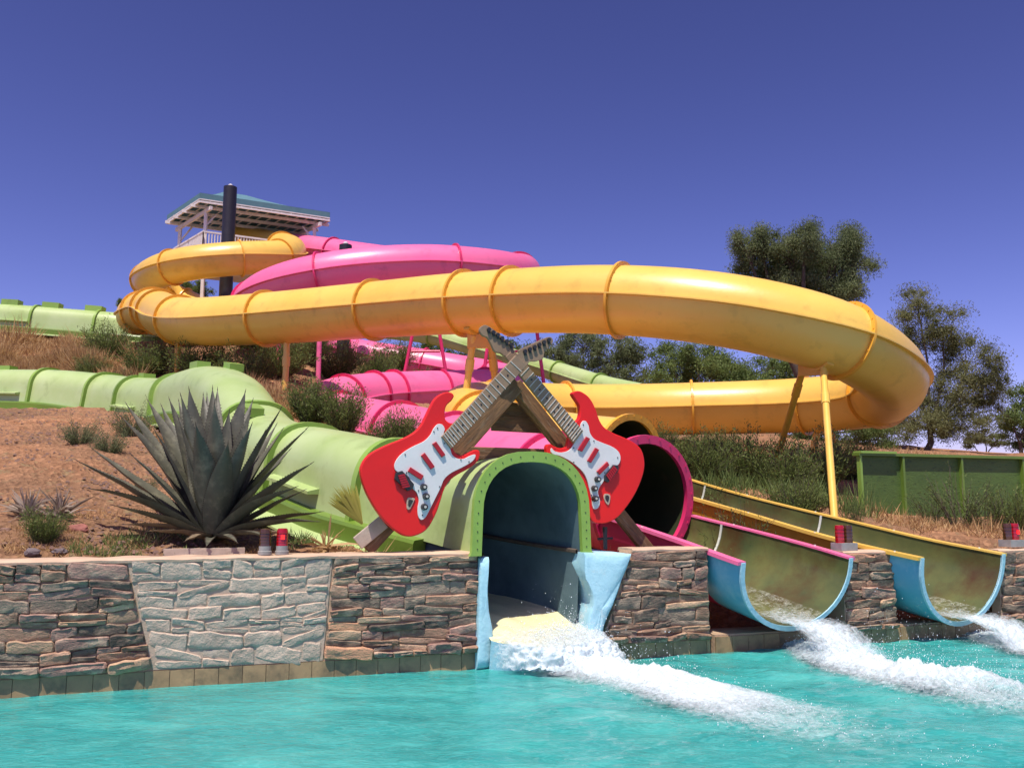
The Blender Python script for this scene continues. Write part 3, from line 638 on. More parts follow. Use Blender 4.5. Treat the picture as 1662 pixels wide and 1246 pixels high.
# tunnel mouth plate with bolts, lining and trough
mp_ = MB(); oi = GP.n-1
FN = Vector((.42, -.907, 0)).normalized(); fS = Vector((.907, .42, 0)); base = GP.p[-1]
def mouthpt(a, b, f): return base+fS*a+Vector((0, 0, b))+FN*f
mo = [(.73, -.02), (.71, .02)]+archprof(.695, .42, 1.08)[1:-1]+[(-.71, .02), (-.73, -.02)]
mi_ = [(.60, -.02), (.60, .02)]+archprof(.585, .42, .965)[1:-1]+[(-.60, .02), (-.60, -.02)]
n = len(mo); vs = [mouthpt(a, b, f) for f in (.06, .0) for pr in (mo, mi_) for a, b in pr]; fs = []
for k in range(n-1): fs += [(k, k+1, n+k+1, n+k), (2*n+k, 3*n+k, 3*n+k+1, 2*n+k+1), (k, 2*n+k, 2*n+k+1, k+1), (n+k, n+k+1, 3*n+k+1, 3*n+k)]
fs += [(0, n, 3*n, 2*n), (n-1, 3*n-1, 4*n-1, 2*n-1)]
mp_.add(vs, fs); mp_.build('mouth_flange', M['green_ring'], g, smooth=30)
for k in range(2, n-2):
    a = (mo[k][0]+mi_[k][0])/2; b = (mo[k][1]+mi_[k][1])/2; c = mouthpt(a, b, .062); MB().box(c, fS*.0055, Vector((0, 0, .0055)), FN*.004).build('bolt', M['dark'], g)
for sg in (-1, 1):
    for b in (.05, .14, .23, .32): MB().box(mouthpt(sg*.65, b, .062), fS*.0055, Vector((0, 0, .0055)), FN*.004).build('bolt', M['dark'], g)
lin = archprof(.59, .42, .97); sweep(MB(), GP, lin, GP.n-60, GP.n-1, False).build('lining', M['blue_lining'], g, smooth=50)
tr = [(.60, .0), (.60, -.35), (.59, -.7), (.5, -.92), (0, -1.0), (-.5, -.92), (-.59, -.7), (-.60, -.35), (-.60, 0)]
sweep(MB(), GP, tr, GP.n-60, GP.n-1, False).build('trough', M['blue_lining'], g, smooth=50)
for sg in (1, -1): sweep(MB(), GP, [(sg*.59, .02), (sg*.565, .01), (sg*.565, -.02), (sg*.59, -.03)], GP.n-60, GP.n-1, True).build('joint_strip', M['bark'], g)
def lug(path, i, a, b, w, d, h, parent):
    MB().box(path.pt(i, a, b), path.T[i]*w/2, path.S[i]*d/2, path.U[i]*h/2).build('mounting_block', M['green_ring'], parent)
for x, a in ((326, .1), (352, -.22), (425, .3), (232, .0), (8, .0)): lug(GP, GP.find(x, GP.find(-100)), a, 1.05, .42, .30, .16, g)
def shelf(path, i0, i1, parent):
    pr = [(.62, .30), (.80, .26), (.80, .22), (.62, .22)]; sweep(MB(), path, pr, i0, i1, True, True).build('side_shelf', M['green'], parent, smooth=30)
for a, b in ((0, 60), (228, 262), (508, 590)): shelf(GP, GP.find(a, G0), GP.find(b, G0), g)
u_ = empty('green_slide', UP.p[len(UP.p)//2], 'far green covered slide crossing the hilltop at the left edge', 'water slide')
green_slide(UP, [UP.find(x) for x in (-150, 62, 160, 240)], u_)
for x in (14, 82, 150): lug(UP, UP.find(x), .1, 1.08, .7, .4, .25, u_)
shelf(UP, UP.find(-20), UP.find(58), u_)
b_ = empty('green_tube_slide', BP.p[-1], 'distant pale green tube running down behind the crossed guitar heads', 'water slide')
make_tube(BP, .46, [BP.find(x) for x in (700, 800, 905, 975)], (M['green'], M['green_ring']), b_)

# ------------------------------------------------------------ yellow and pink slides
R = .73
yl = empty('yellow_slide', at(1353, 820, 14.3), 'bright yellow tube slide sweeping from the tower round the right bend to its open flume', 'water slide')
pk = empty('pink_slide', at(1045, 880, 12.3), 'pink tube slide looping below the tower and ending in a stained open flume', 'water slide')
a = YP.find(268); a = min(range(YP.n), key=lambda i: (YP.p[i]-at(248, 502, 30.6)).length); mid = min(range(YP.n), key=lambda i: (YP.p[i]-at(1450, 622, 19.6)).length); lt = min(range(YP.n), key=lambda i: (YP.p[i]-at(765, 684, 20)).length)
up0 = min(range(YP.n), key=lambda i: (YP.p[i]-at(472, 408, 39.6)).length)
near = lambda *q: min(range(YP.n), key=lambda i: (YP.p[i]-at(*q)).length)
ycuts = [YP.find(x, up0, a) for x in (455, 390)]+[near(278, 434, 36.7), near(242, 455, 39), near(298, 492, 42.6), near(332, 515, 38.6), a-9, a+1, a+11, YP.find(292, a+15, mid)]+[YP.find(x, a, mid) for x in (433, 607, 755, 828, 1005, 1368)]+[YP.find(x, mid, lt) for x in (1428, 1308, 1120, 918)]+[lt-22, lt+4, lt+22]+[up0-14]
gY = lambda i: 1+.09*max(0, 1-(YP.n-1-i)/26); gK = lambda i: 1+.13*max(0, 1-(KP.n-1-i)/26)
make_tube(YP, R, ycuts, (M['yellow'], M['yellow_ring']), yl, grow=gY)
ring(YP, YP.n-1, R*1.09, M['yellow_ring'], yl, .09, .07, False, 26)
k1 = min(range(KP.n), key=lambda i: (KP.p[i]-at(842, 444, 32)).length); k2 = min(range(KP.n), key=lambda i: (KP.p[i]-at(412, 490, 30)).length); k3 = min(range(KP.n), key=lambda i: (KP.p[i]-at(830, 624, 34)).length); k4 = min(range(KP.n), key=lambda i: (KP.p[i]-at(528, 675, 23.6)).length)
kcuts = [KP.find(x, 0, k1) for x in (540, 730, 842)]+[KP.find(x, k1, k2) for x in (735, 520)]+[k2, k2+18]+[KP.find(x, k2, k3) for x in (560, 690, 800)]+[KP.find(x, k3, k4) for x in (790, 715, 640, 605, 560)]+[KP.find(x, k4) for x in (548, 650, 740, 900)]
make_tube(KP, R, kcuts, (M['pink'], M['pink_ring']), pk, grow=gK)
M['inner'] = surf('dark_olive_tube_lining', (.045, .05, .022), (.02, .03, .014), 1.5, .35, dirt=(.07, .06, .03), dscale=3)  # dark olive colour for the last stretch of tube before each mouth
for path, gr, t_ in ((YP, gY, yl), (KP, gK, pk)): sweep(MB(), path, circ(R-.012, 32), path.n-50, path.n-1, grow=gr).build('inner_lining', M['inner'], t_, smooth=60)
ring(KP, KP.n-1, R*1.13, M['pink_ring'], pk, .09, .07, False, 26)
def flume(path, parent, rimmat, outmat, splits, r=.82, rb=.66):
    th = .045; dn = .10; i1 = path.n-1; n = 22
    inn = [(r, 0)]+[(r*math.cos(a), -dn+rb*math.sin(a)) for a in [-PI*k/n for k in range(0, n+1)]]+[(-r, 0)]
    out = [((r+th), 0)]+[((r+th)*math.cos(a), -dn+(rb+th)*math.sin(a)) for a in [-PI*k/n for k in range(0, n+1)]]+[(-r-th, 0)]
    cuts = [0]+splits+[i1]
    for a, b in zip(cuts, cuts[1:]): sweep(MB(), path, inn, a, b, False).build('flume_bed', M['flume_in'], parent, smooth=50)
    e = i1-6
    sweep(MB(), path, out[::-1], 0, e, False).build('flume_shell', outmat, parent, smooth=50)
    sweep(MB(), path, out[::-1], e, i1, False).build('flume_end', M['blue_flume'], parent, smooth=50)
    slab_at(MB(), path, i1, [(a*1.012, b*1.012) for a, b in out], inn, .03).build('end_lip', M['blue_pale'], parent, smooth=30)
    for sg in (1, -1):
        pr = [(sg*(r-.012), .012), (sg*(r+.10), .012), (sg*(r+.10), -.03), (sg*(r-.012), -.012)]
        sweep(MB(), path, pr if sg > 0 else pr[::-1], 0, i1, True, True).build('rim', rimmat, parent, smooth=30)
        for k in range(6, i1, 9): MB().abox(path.pt(k, sg*(r+.06), .018), .02, .02, .014).build('bolt', M['seam'], parent)
    for c in splits:
        slab_at(MB(), path, c, inn, [(a*.985, dn*-.015+b*.985) for a, b in inn], .035).build('seam', M['seam'], parent)
flume(YF, yl, M['yellow'], M['yellow_ring'], [YF.find(1100), YF.find(1285)], .79, .71)
flume(KF, pk, M['pink'], M['pink_ring'], [KF.find(1108)])
# water film running along the flume beds
def filmmat():
    m, nt, b = newmat('thin_running_water'); b.inputs['Base Color'].default_value = (.7, .75, .6, 1); b.inputs['Roughness'].default_value = .08
    tc = N(nt, 'ShaderNodeTexCoord'); n = N(nt, 'ShaderNodeTexNoise', i_Scale=14.0, i_Detail=8, i_Roughness=.7); nt.links.new(tc.outputs['Object'], n.inputs['Vector'])
    r = ramp(nt, n.outputs[0], [(.45, (.02,)*3), (.75, (.6,)*3)]); nt.links.new(r.outputs[0], b.inputs['Alpha'])
    bp = N(nt, 'ShaderNodeBump', i_Strength=.9, i_Distance=.04); nt.links.new(n.outputs[0], bp.inputs['Height']); nt.links.new(bp.outputs[0], b.inputs['Normal']); return m
fm = filmmat()
for path, rr_, rb_ in ((YF, .775, .695), (KF, .805, .645)):
    mb = MB(); sweep(mb, path, [(rr_*math.sin(q_), -.10-rb_*math.cos(q_)) for q_ in (-.6, -.4, -.2, 0, .2, .4, .6)], 4, path.n-1, False); tag(mb.build('running_water', fm, smooth=60), kind='stuff')

# supports
def post(a, b, r, mat, parent, collar=True):
    a, b = Vector(a), Vector(b); mb = MB(); mb.tube([a, b], r, 12)
    if collar: m_ = a.lerp(b, .22); t_ = (b-a).normalized(); mb.tube([m_-t_*.14, m_+t_*.14], r*1.25, 12)
    return mb.build('support_post', mat, parent, smooth=40)
def vpost(path, i, r, mat, parent, dx=0):
    p = path.p[i]; g_ = gz(p.x+dx, p.y); 
    if p.z-R-.1 > g_: post((p.x+dx*.3, p.y, p.z-R*.9), (p.x+dx, p.y, g_-.15), r, mat, parent)
def saddle(path, i, mat, parent):
    o = circ(R+.06, 10, PI*1.34, PI*1.66, False); q = circ(R+.002, 10, PI*1.34, PI*1.66, False); slab_at(MB(), path, i, o, q, .14).build('saddle', mat, parent, smooth=35)
def gp(px, py, Y):
    p = at(px, py, Y); return (p.x, p.y, gz(p.x, p.y)-.2)
i = YP.find(466, a, mid); vpost(YP, i, .085, M['yellow'], yl)
i = YP.find(283, a, mid); vpost(YP, i+4, .085, M['yellow_ring'], yl)
i = YP.find(776, a, mid); saddle(YP, i, M['yellow'], yl)
q = YP.p[i]; post(q+Vector((-.12, 0, -.80)), gp(742, 668, 20.6), .085, M['yellow'], yl); post(q+Vector((.28, 0, -.80)), gp(818, 640, 20.4), .085, M['yellow_ring'], yl)
MB().box(q+Vector((.08, 0, -.92)), Vector((.34, 0, 0)), Vector((0, .05, 0)), Vector((0, 0, .16))).build('gusset_plate', M['yellow_ring'], yl)
i = YP.find(1338, a, mid); saddle(YP, i, M['yellow'], yl)
q = YP.p[i]; ta = at(1303, 600, q.y+.35); tb = at(1336, 597, q.y-.25)
post(ta, at(1262, 742, 18.8), .068, M['yellow_ring'], yl); post(tb, at(1353, 822, 14.3)+(at(1353, 822, 14.3)-tb)*.16, .062, M['yellow'], yl)
mb = MB(); mb.beam(ta+Vector((-.06, 0, -.02)), tb+Vector((.06, 0, -.02)), .1, .22); mb.build('gusset_plate', M['yellow_ring'], yl)
i = YP.find(1332, mid, lt); q = YP.p[i]; saddle(YP, i, M['yellow'], yl)
post(q+Vector((-.15, 0, -.75)), gp(1313, 748, 23), .075, M['yellow'], yl); post(q+Vector((.2, 0, -.75)), gp(1364, 748, 23.4), .075, M['yellow_ring'], yl)
for x in (520,): i = KP.find(x, k1, k2); vpost(KP, i, .08, M['pink'], pk)
for x in (455, ): i = KP.find(x, k1, k2); vpost(KP, i, .08, M['pink_ring'], pk)
def ladder(xa, xb, Y, ztop, mat):
    for px in (xa, xb):
        p = at(px, 600, Y); post((p.x, p.y, ztop), (p.x+(.5 if px == xb else -.5), p.y, gz(p.x, p.y)-.2), .07, mat, pk, False)
    a_, b_2 = at(xa, 570, Y), at(xb, 570, Y); MB().tube([a_+Vector((-.15, 0, 0)), b_2+Vector((.15, 0, 0))], .05, 8).build('cross_brace', mat, pk, smooth=40)
zt = KP.p[KP.find(700, k1, k2)].z-.7
ladder(674, 708, 34, zt+.1, M['pink_ring']); ladder(798, 868, 33.5, zt+.1, M['pink_ring'])

# ------------------------------------------------------------ tower, pole
hT = 15.5
def onz(px, py, z): return atz(px, py, z)
A_, B_, C_, D_ = [onz(*q, hT) for q in ((324, 327), (271, 362), (535, 358), (486, 386))]
D_ = B_+C_-A_
tw = empty('slide_tower', ((A_+D_)/2).xy.to_3d()+Vector((0, 0, 8)), 'open slide tower with teal hipped canopy, white rafters and white railings', 'tower')
dk = 13.05
cc = (A_+D_)/2
def ins(p, k, z): return Vector((p.x+(cc.x-p.x)*k, p.y+(cc.y-p.y)*k, z))
pk1 = (A_+B_)/2+((C_+D_)/2-(A_+B_)/2)*.30; pk2 = (A_+B_)/2+((C_+D_)/2-(A_+B_)/2)*.48
ab = (B_-A_).normalized(); ac = (C_-A_).normalized()
mb = MB(); top = [p+Vector((0, 0, .42)) for p in (A_, C_, D_, B_)]; r1, r2 = pk1+Vector((0, 0, 1.35)), pk2+Vector((0, 0, 1.35))
vs = []
def sag(p, q, r, s_, n=8):
    b = len(mb.v); V=[]
    for j in range(n+1):
        for i_ in range(n+1):
            u, v = i_/n, j/n; pt = (p.lerp(q, u)).lerp(s_.lerp(r, u), v); pt.z -= .16*math.sin(PI*v)*(1-.3*abs(2*u-1)); V.append(pt)
    mb.add(V, [(j*(n+1)+i_, j*(n+1)+i_+1, (j+1)*(n+1)+i_+1, (j+1)*(n+1)+i_) for j in range(n) for i_ in range(n)])
sag(top[0], top[1], r2, r1); sag(top[1], top[2], r2, r2); sag(top[2], top[3], r1, r2); sag(top[3], top[0], r1, r1)
mb.build('canopy_fabric', M['teal'], tw, smooth=30)
for p, q in ((A_, C_), (C_, D_), (D_, B_), (B_, A_)):
    MB().beam(p+Vector((0, 0, .28)), q+Vector((0, 0, .28)), .02, .26).build('valance', M['teal'], tw)
    MB().beam(p, q, .07, .09).build('edge_beam', M['white'], tw); MB().beam(p+Vector((0, 0, .12)), q+Vector((0, 0, .12)), .05, .05).build('edge_rail', M['white'], tw)
for k in (.12, .38, .64, .9):
    MB().beam(A_.lerp(B_, k)-ac*.22-Vector((0, 0, .08)), C_.lerp(D_, k)+ac*.22-Vector((0, 0, .08)), .08, .14).build('rafter', M['white'], tw)
for k in range(1, 13):
    MB().beam(A_.lerp(C_, k/13)+Vector((0, 0, .05)), B_.lerp(D_, k/13)+Vector((0, 0, .05)), .03, .05).build('purlin', M['white'], tw)
for k in (.08, .92): MB().beam(A_.lerp(C_, k)-ab*.1-Vector((0, 0, .26)), B_.lerp(D_, k)+ab*.1-Vector((0, 0, .26)), .12, .18).build('cross_beam', M['white'], tw)
for u in (.08, .92):
    for v in (.12, .9):
        p = A_.lerp(C_, u)+(B_-A_)*v; MB().beam((p.x, p.y, hT-.3), (p.x, p.y, gz(p.x, p.y)-.3), .14, .14, Vector((1, 0, 0))).build('post', M['white'], tw)
        d = (cc-p); d.z = 0; d.normalize(); MB().beam((p.x, p.y, hT-1.0), p+d*.6+Vector((0, 0, -.25)), .07, .07).build('knee_brace', M['white'], tw)
dc = [A_.lerp(C_, .05)+(B_-A_)*.05, A_.lerp(C_, .95)+(B_-A_)*.05, A_.lerp(C_, .95)+(B_-A_)*.95, A_.lerp(C_, .05)+(B_-A_)*.95]
MB().extr([Vector((p.x, p.y, dk)) for p in dc], Vector((0, 0, -.25))).build('deck', M['white'], tw)
for i_ in range(4):
    p, q = dc[i_], dc[(i_+1) % 4]; 
    MB().beam((p.x, p.y, dk+1.1), (q.x, q.y, dk+1.1), .07, .08).build('handrail', M['white'], tw); mb = MB(); mb.beam((p.x, p.y, dk+.12), (q.x, q.y, dk+.12), .04, .06)
    L = (q-p).length; k = int(L/.13)
    for j in range(k+1): z_ = p.lerp(q, j/k); mb.abox((z_.x, z_.y, dk+.6), .04, .04, 1.0)
    o = mb.build('baluster_row', M['white'], tw); o['kind'] = 'stuff'
# pole and the second short pole
def pole(px, pytop, Y, r, lab):
    p = at(px, pytop, Y); g_ = gz(p.x, p.y); t_ = empty('steel_pole', (p.x, p.y, g_), lab, 'pole')
    MB().tube([(p.x, p.y, g_-.3), (p.x, p.y, p.z)], r, 28).build('shaft', M['black'], t_, smooth=40)
    MB().tube([(p.x, p.y, p.z+.001), (p.x, p.y, p.z+.09), (p.x, p.y, p.z+.14)], [.11, .11, .05], 12).build('cap_light', M['white'], t_, smooth=40)
    return t_, p
pl_, pp = pole(374, 304, 37.9, .29, 'thick tall black pole standing in front of the tower canopy')
pole(561, 398, 35.2, .26, 'black pole whose capped top just shows above the upper pink tube')
for d_, zz in ((Vector((-2.3, .6, 0)), -6.2), (Vector((1.8, -1.4, 0)), -6.4)):
    mb = MB(); mb.beam(Vector((pp.x, pp.y, pp.z+zz)), Vector((pp.x, pp.y, pp.z+zz+.9))+d_, .16, .22); mb.build('bracket_arm', M['black'], pl_)

# ------------------------------------------------------------ crossed guitars on a wooden frame
GK = .42; GX0, GY0 = at(680, 800, 9.2).x, 9.2
GN = Vector((GK, -1, 0)).normalized()
def g2(zx, zy, off=0):
    o = Vector((GX0, GY0, 0))+GN*off; return atpl(560+zx*.3209, 510+zy*.321, o.x, o.y, GK)
def smooth_loop(pts, per=5):
    P = [Vector((a, b, 0)) for a, b in pts]; n = len(P); out = []
    for i in range(n):
        p0, p1, p2, p3 = P[i-1], P[i], P[(i+1) % n], P[(i+2) % n]
        for k in range(per):
            t = k/per; out.append(.5*((2*p1)+(p2-p0)*t+(2*p0-5*p1+4*p2-p3)*t*t+(3*p1-p0-3*p2+p3)*t**3))
    return [(v.x, v.y) for v in out]
def plate(pts, off, th, name, mat, parent, sm=True, bev=.006):
    pts = smooth_loop(pts) if sm else pts
    area = sum(pts[i][0]*pts[(i+1) % len(pts)][1]-pts[(i+1) % len(pts)][0]*pts[i][1] for i in range(len(pts)))
    if area > 0: pts = pts[::-1]
    P3 = [g2(a, b, off) for a, b in pts]      # true points on the board's own plane
    bm = bmesh.new(); o0 = worigin(parent); vs = [bm.verts.new(p-o0) for p in P3]; f = bm.faces.new(vs)
    ex = bmesh.ops.extrude_face_region(bm, geom=[f]); nv = [e for e in ex['geom'] if isinstance(e, bmesh.types.BMVert)]
    bmesh.ops.translate(bm, vec=-GN*th, verts=nv)
    bmesh.ops.recalc_face_normals(bm, faces=bm.faces)
    front = [e for e in bm.edges if all((v.co+o0-g2(*pts[0], off)).dot(GN) > -1e-4 for v in e.verts)]
    if bev: 
        try: bmesh.ops.bevel(bm, geom=front, offset=bev, segments=2, affect='EDGES', profile=.5)
        except Exception: pass
    bmesh.ops.triangulate(bm, faces=bm.faces)
    me = bpy.data.meshes.new(name); bm.to_mesh(me); bm.free(); me.materials.append(mat)
    o = bpy.data.objects.new(name, me); COL.objects.link(o); o.parent = parent; WO[o.name] = o0; return o
def lerp2(a, b, t): return (a[0]+(b[0]-a[0])*t, a[1]+(b[1]-a[1])*t)
def guitar(label, d, body, guard, neck, head, pegs, pickups, bridge, knobs, jack, foot):
    t_ = empty('guitar_cutout', g2(*foot, d), label, 'guitar sign', 'crossed guitar cutouts over the tunnel')
    bo = plate(body, d, .07, 'body', M['red'], t_, bev=.012)
    gd = plate(guard, d+.02, .016, 'pickguard', M['guard'], t_, bev=.003)
    for k in range(0, len(guard), 4):
        cx_, cy_ = guard[k]; mx = sum(p[0] for p in guard)/len(guard); my = sum(p[1] for p in guard)/len(guard); q = lerp2((cx_, cy_), (mx, my), .09)
        c = g2(*q, d+.024); MB().tube([c-GN*.006, c+GN*.003], .007, 8).build('screw', M['dark'], gd, smooth=40)
    a0, a1, b0, b1 = neck       # two points at the body end, two at the nut
    plate([a0, a1, b1, b0], d+.055, .05, 'neck', M['grey_neck'], t_, sm=False, bev=.005)
    for k in range(1, 22):
        f = 1-(1-2**(-k/12))/(1-2**(-22/12)); p, q = lerp2(a0, b0, f), lerp2(a1, b1, f)
        P_, Q_ = g2(*p, d+.058), g2(*q, d+.058); MB().beam(P_, Q_, .009, .006, GN.cross(P_-Q_)).build('fret', M['fret'], t_)
    for k in (2.5, 4.5, 6.5, 8.5, 11.5, 14.5, 16.5, 18.5, 20.5):
        f = 1-(1-2**(-k/12))/(1-2**(-22/12)); 
        for w_ in ((.5,) if k != 11.5 else (.28, .72)):
            q = lerp2(lerp2(a0, b0, f), lerp2(a1, b1, f), w_); c = g2(*q, d+.056); MB().tube([c-GN*.003, c+GN*.003], .011, 10).build('fret_marker', M['dark'], t_, smooth=40)
    hd = plate(head, d+.05, .045, 'headstock', M['grey_neck'], t_, bev=.004)
    for (x, y) in pegs:
        c = g2(x, y, d+.05); mb = MB(); mb.tube([c-GN*.01, c+GN*.03], .022, 12); e_ = g2(x+4, y+20, d+.05); mb.tube([c+GN*.008, e_+GN*.008], [.016, .014], 8)
        mb.build('tuning_peg', M['dark'], hd, smooth=40)
    for quad in pickups: plate(quad, d+.045, .03, 'pickup', M['pickup'], t_, sm=False, bev=.004)
    br = plate(bridge[0], d+.04, .04, 'bridge', M['dark'], t_, sm=False, bev=.004)
    c0_, c1_, c2_, c3_ = bridge[1]
    for k in range(6):
        q = [lerp2(c0_, c1_, (k+.12)/6), lerp2(c0_, c1_, (k+.88)/6), lerp2(c3_, c2_, (k+.88)/6), lerp2(c3_, c2_, (k+.12)/6)]
        plate(q, d+.052, .012, 'bridge_saddle', M['pickup'], br, sm=False, bev=0)
    for (x, y) in knobs:
        c = g2(x, y, d+.02); mb = MB(); mb.tube([c, c+GN*.02, c+GN*.05, c+GN*.052], [.036, .034, .030, .02], 20); kb = mb.build('knob', M['dark'], t_, smooth=40)
        MB().tube([c+GN*.052, c+GN*.056], .014, 10).build('knob_top', M['fret'], kb, smooth=40)
    jk = plate(jack, d+.012, .02, 'jack_plate', M['mortar_grey'], t_, bev=.002); mx = sum(p[0] for p in jack)/len(jack); my = sum(p[1] for p in jack)/len(jack)
    plate([lerp2(p, (mx, my-6), .42) for p in jack], d+.016, .01, 'jack_socket', M['dark'], jk, bev=0)
    return t_
DL, DR = .06, -.10
guitar('red guitar cutout leaning left of the tunnel, its neck crossing in front', DL,
  [(540, 397), (552, 412), (540, 436), (514, 462), (505, 500), (510, 532), (530, 548), (556, 556), (556, 610), (545, 668), (562, 702), (590, 712), (622, 700), (655, 685), (680, 690), (682, 718), (665, 750), (622, 782), (562, 815), (522, 850), (500, 892), (485, 940), (460, 1010), (420, 1080), (370, 1114), (310, 1122), (250, 1090), (190, 1032), (140, 960), (100, 880), (79, 800), (90, 748), (130, 702), (205, 662), (290, 628), (350, 596), (386, 558), (410, 512), (430, 470), (452, 430), (480, 405), (512, 393)],
  [(470, 555), (493, 558), (505, 580), (500, 600), (508, 640), (532, 680), (542, 708), (565, 727), (600, 730), (630, 716), (654, 708), (661, 716), (645, 742), (600, 770), (540, 800), (503, 832), (482, 880), (452, 940), (422, 1000), (405, 1028), (386, 1038), (371, 1020), (368, 980), (374, 940), (364, 902), (346, 882), (340, 860), (324, 825), (298, 802), (264, 795), (250, 770), (259, 738), (290, 702), (340, 670), (398, 642), (430, 612), (450, 575)],
  [(490, 618), (538, 678), (866, 205), (922, 256)],
  [(868, 207), (880, 196), (884, 178), (935, 155), (1000, 124), (1034, 114), (1050, 124), (1049, 148), (1012, 186), (1002, 222), (972, 236), (935, 238), (918, 256)],
  [(908, 188), (932, 177), (956, 166), (980, 154), (1004, 142), (1028, 130)],
  [[(443, 655), (462, 643), (509, 710), (491, 722)], [(386, 714), (404, 699), (455, 770), (436, 783)], [(332, 772), (399, 815), (386, 838), (319, 794)]],
  ([(258, 800), (290, 790), (350, 858), (342, 882), (318, 892), (252, 832)], [(268, 812), (292, 880), (330, 872), (300, 805)]),
  [(396, 873), (408, 920), (399, 973)], [(318, 928), (352, 930), (350, 942), (330, 982), (318, 986), (312, 972)], (230, 1080))
guitar('red guitar cutout leaning right of the tunnel, tucked behind the arch', DR,
  [(1150, 402), (1165, 389), (1192, 389), (1226, 410), (1250, 440), (1270, 482), (1286, 530), (1312, 570), (1360, 600), (1430, 630), (1482, 662), (1506, 698), (1516, 752), (1510, 802), (1490, 862), (1460, 922), (1420, 980), (1380, 1025), (1332, 1052), (1290, 1058), (1255, 1050), (1235, 1010), (1225, 950), (1215, 900), (1190, 840), (1150, 785), (1100, 745), (1060, 722), (1028, 712), (1020, 685), (1022, 662), (1040, 655), (1062, 668), (1090, 676), (1118, 668), (1130, 645), (1138, 600), (1160, 548), (1182, 528), (1190, 500), (1186, 462), (1168, 432)],
  [(1045, 676), (1060, 690), (1090, 698), (1128, 690), (1150, 668), (1175, 620), (1190, 590), (1192, 560), (1203, 540), (1218, 540), (1232, 562), (1240, 600), (1262, 630), (1300, 648), (1350, 668), (1382, 692), (1394, 722), (1388, 752), (1372, 766), (1345, 776), (1322, 806), (1310, 840), (1290, 870), (1280, 900), (1290, 940), (1284, 972), (1268, 984), (1254, 975), (1248, 930), (1236, 880), (1222, 830), (1200, 792), (1150, 748), (1090, 716), (1058, 708), (1042, 694)],
  [(1160, 650), (1206, 590), (812, 215), (852, 176)],
  [(850, 182), (852, 158), (828, 140), (780, 98), (730, 62), (706, 54), (686, 66), (684, 88), (700, 108), (722, 118), (740, 150), (760, 188), (790, 196), (815, 212)],
  [(725, 78), (748, 92), (770, 105), (792, 122), (815, 138), (838, 154)],
  [[(1222, 618), (1241, 628), (1200, 694), (1180, 684)], [(1268, 674), (1287, 684), (1246, 750), (1228, 740)], [(1328, 744), (1338, 762), (1290, 810), (1276, 794)]],
  ([(1358, 760), (1384, 764), (1384, 790), (1332, 850), (1312, 840), (1314, 815)], [(1322, 815), (1362, 765), (1380, 785), (1340, 842)]),
  [(1274, 834), (1258, 880), (1261, 931)], [(1314, 908), (1338, 910), (1342, 930), (1334, 962), (1320, 952), (1310, 930)], (1440, 990))
fr = empty('wooden_frame', g2(860, 690, -.3), 'weathered timber A-frame that holds up the two crossed guitars', 'frame')
def zbeam(p, q, off, w_, d_, name='beam', mat=None):
    P_, Q_ = g2(*p, off), g2(*q, off); t_ = (Q_-P_).normalized(); mb = MB(); L = (Q_-P_).length
    o = Vector((0, 0, 0)); mb.box(Vector((0, 0, 0)), Vector((w_/2, 0, 0)), Vector((0, d_/2, 0)), Vector((0, 0, L/2)))
    ob = mb.build(name, mat or M['wood'], fr, local=True); bv = ob.modifiers.new('bevel', 'BEVEL'); bv.width = .008; bv.segments = 2
    z_ = t_; y_ = (GN - z_*GN.dot(z_)).normalized(); x_ = y_.cross(z_)
    from mathutils import Matrix
    m = Matrix((x_, y_, z_)).transposed().to_4x4(); m.translation = (P_+Q_)/2-worigin(fr); ob.matrix_local = m; return ob
zbeam((874, 352), (105, 1185), -.26, .17, .09)
zbeam((858, 352), (1535, 1195), -.36, .15, .09)
zbeam((858, 395), (500, 800), -.62, .12, .06); zbeam((868, 395), (1180, 790), -.60, .12, .06)
zbeam((600, 700), (1050, 712), -.50, .14, .08, 'cross_beam')
zbeam((740, 545), (1000, 560), -.70, .20, .04, 'board'); zbeam((790, 480), (950, 490), -.70, .18, .04, 'board')
P_ = g2(168, 1105, -.18); o = zbeam((195, 1048), (62, 1158), -.195, .15, .03, 'sunlit_beam_end', M['wood_grey'])  # sunlit, whitish cut end of the beam, its brightness put into pale wood

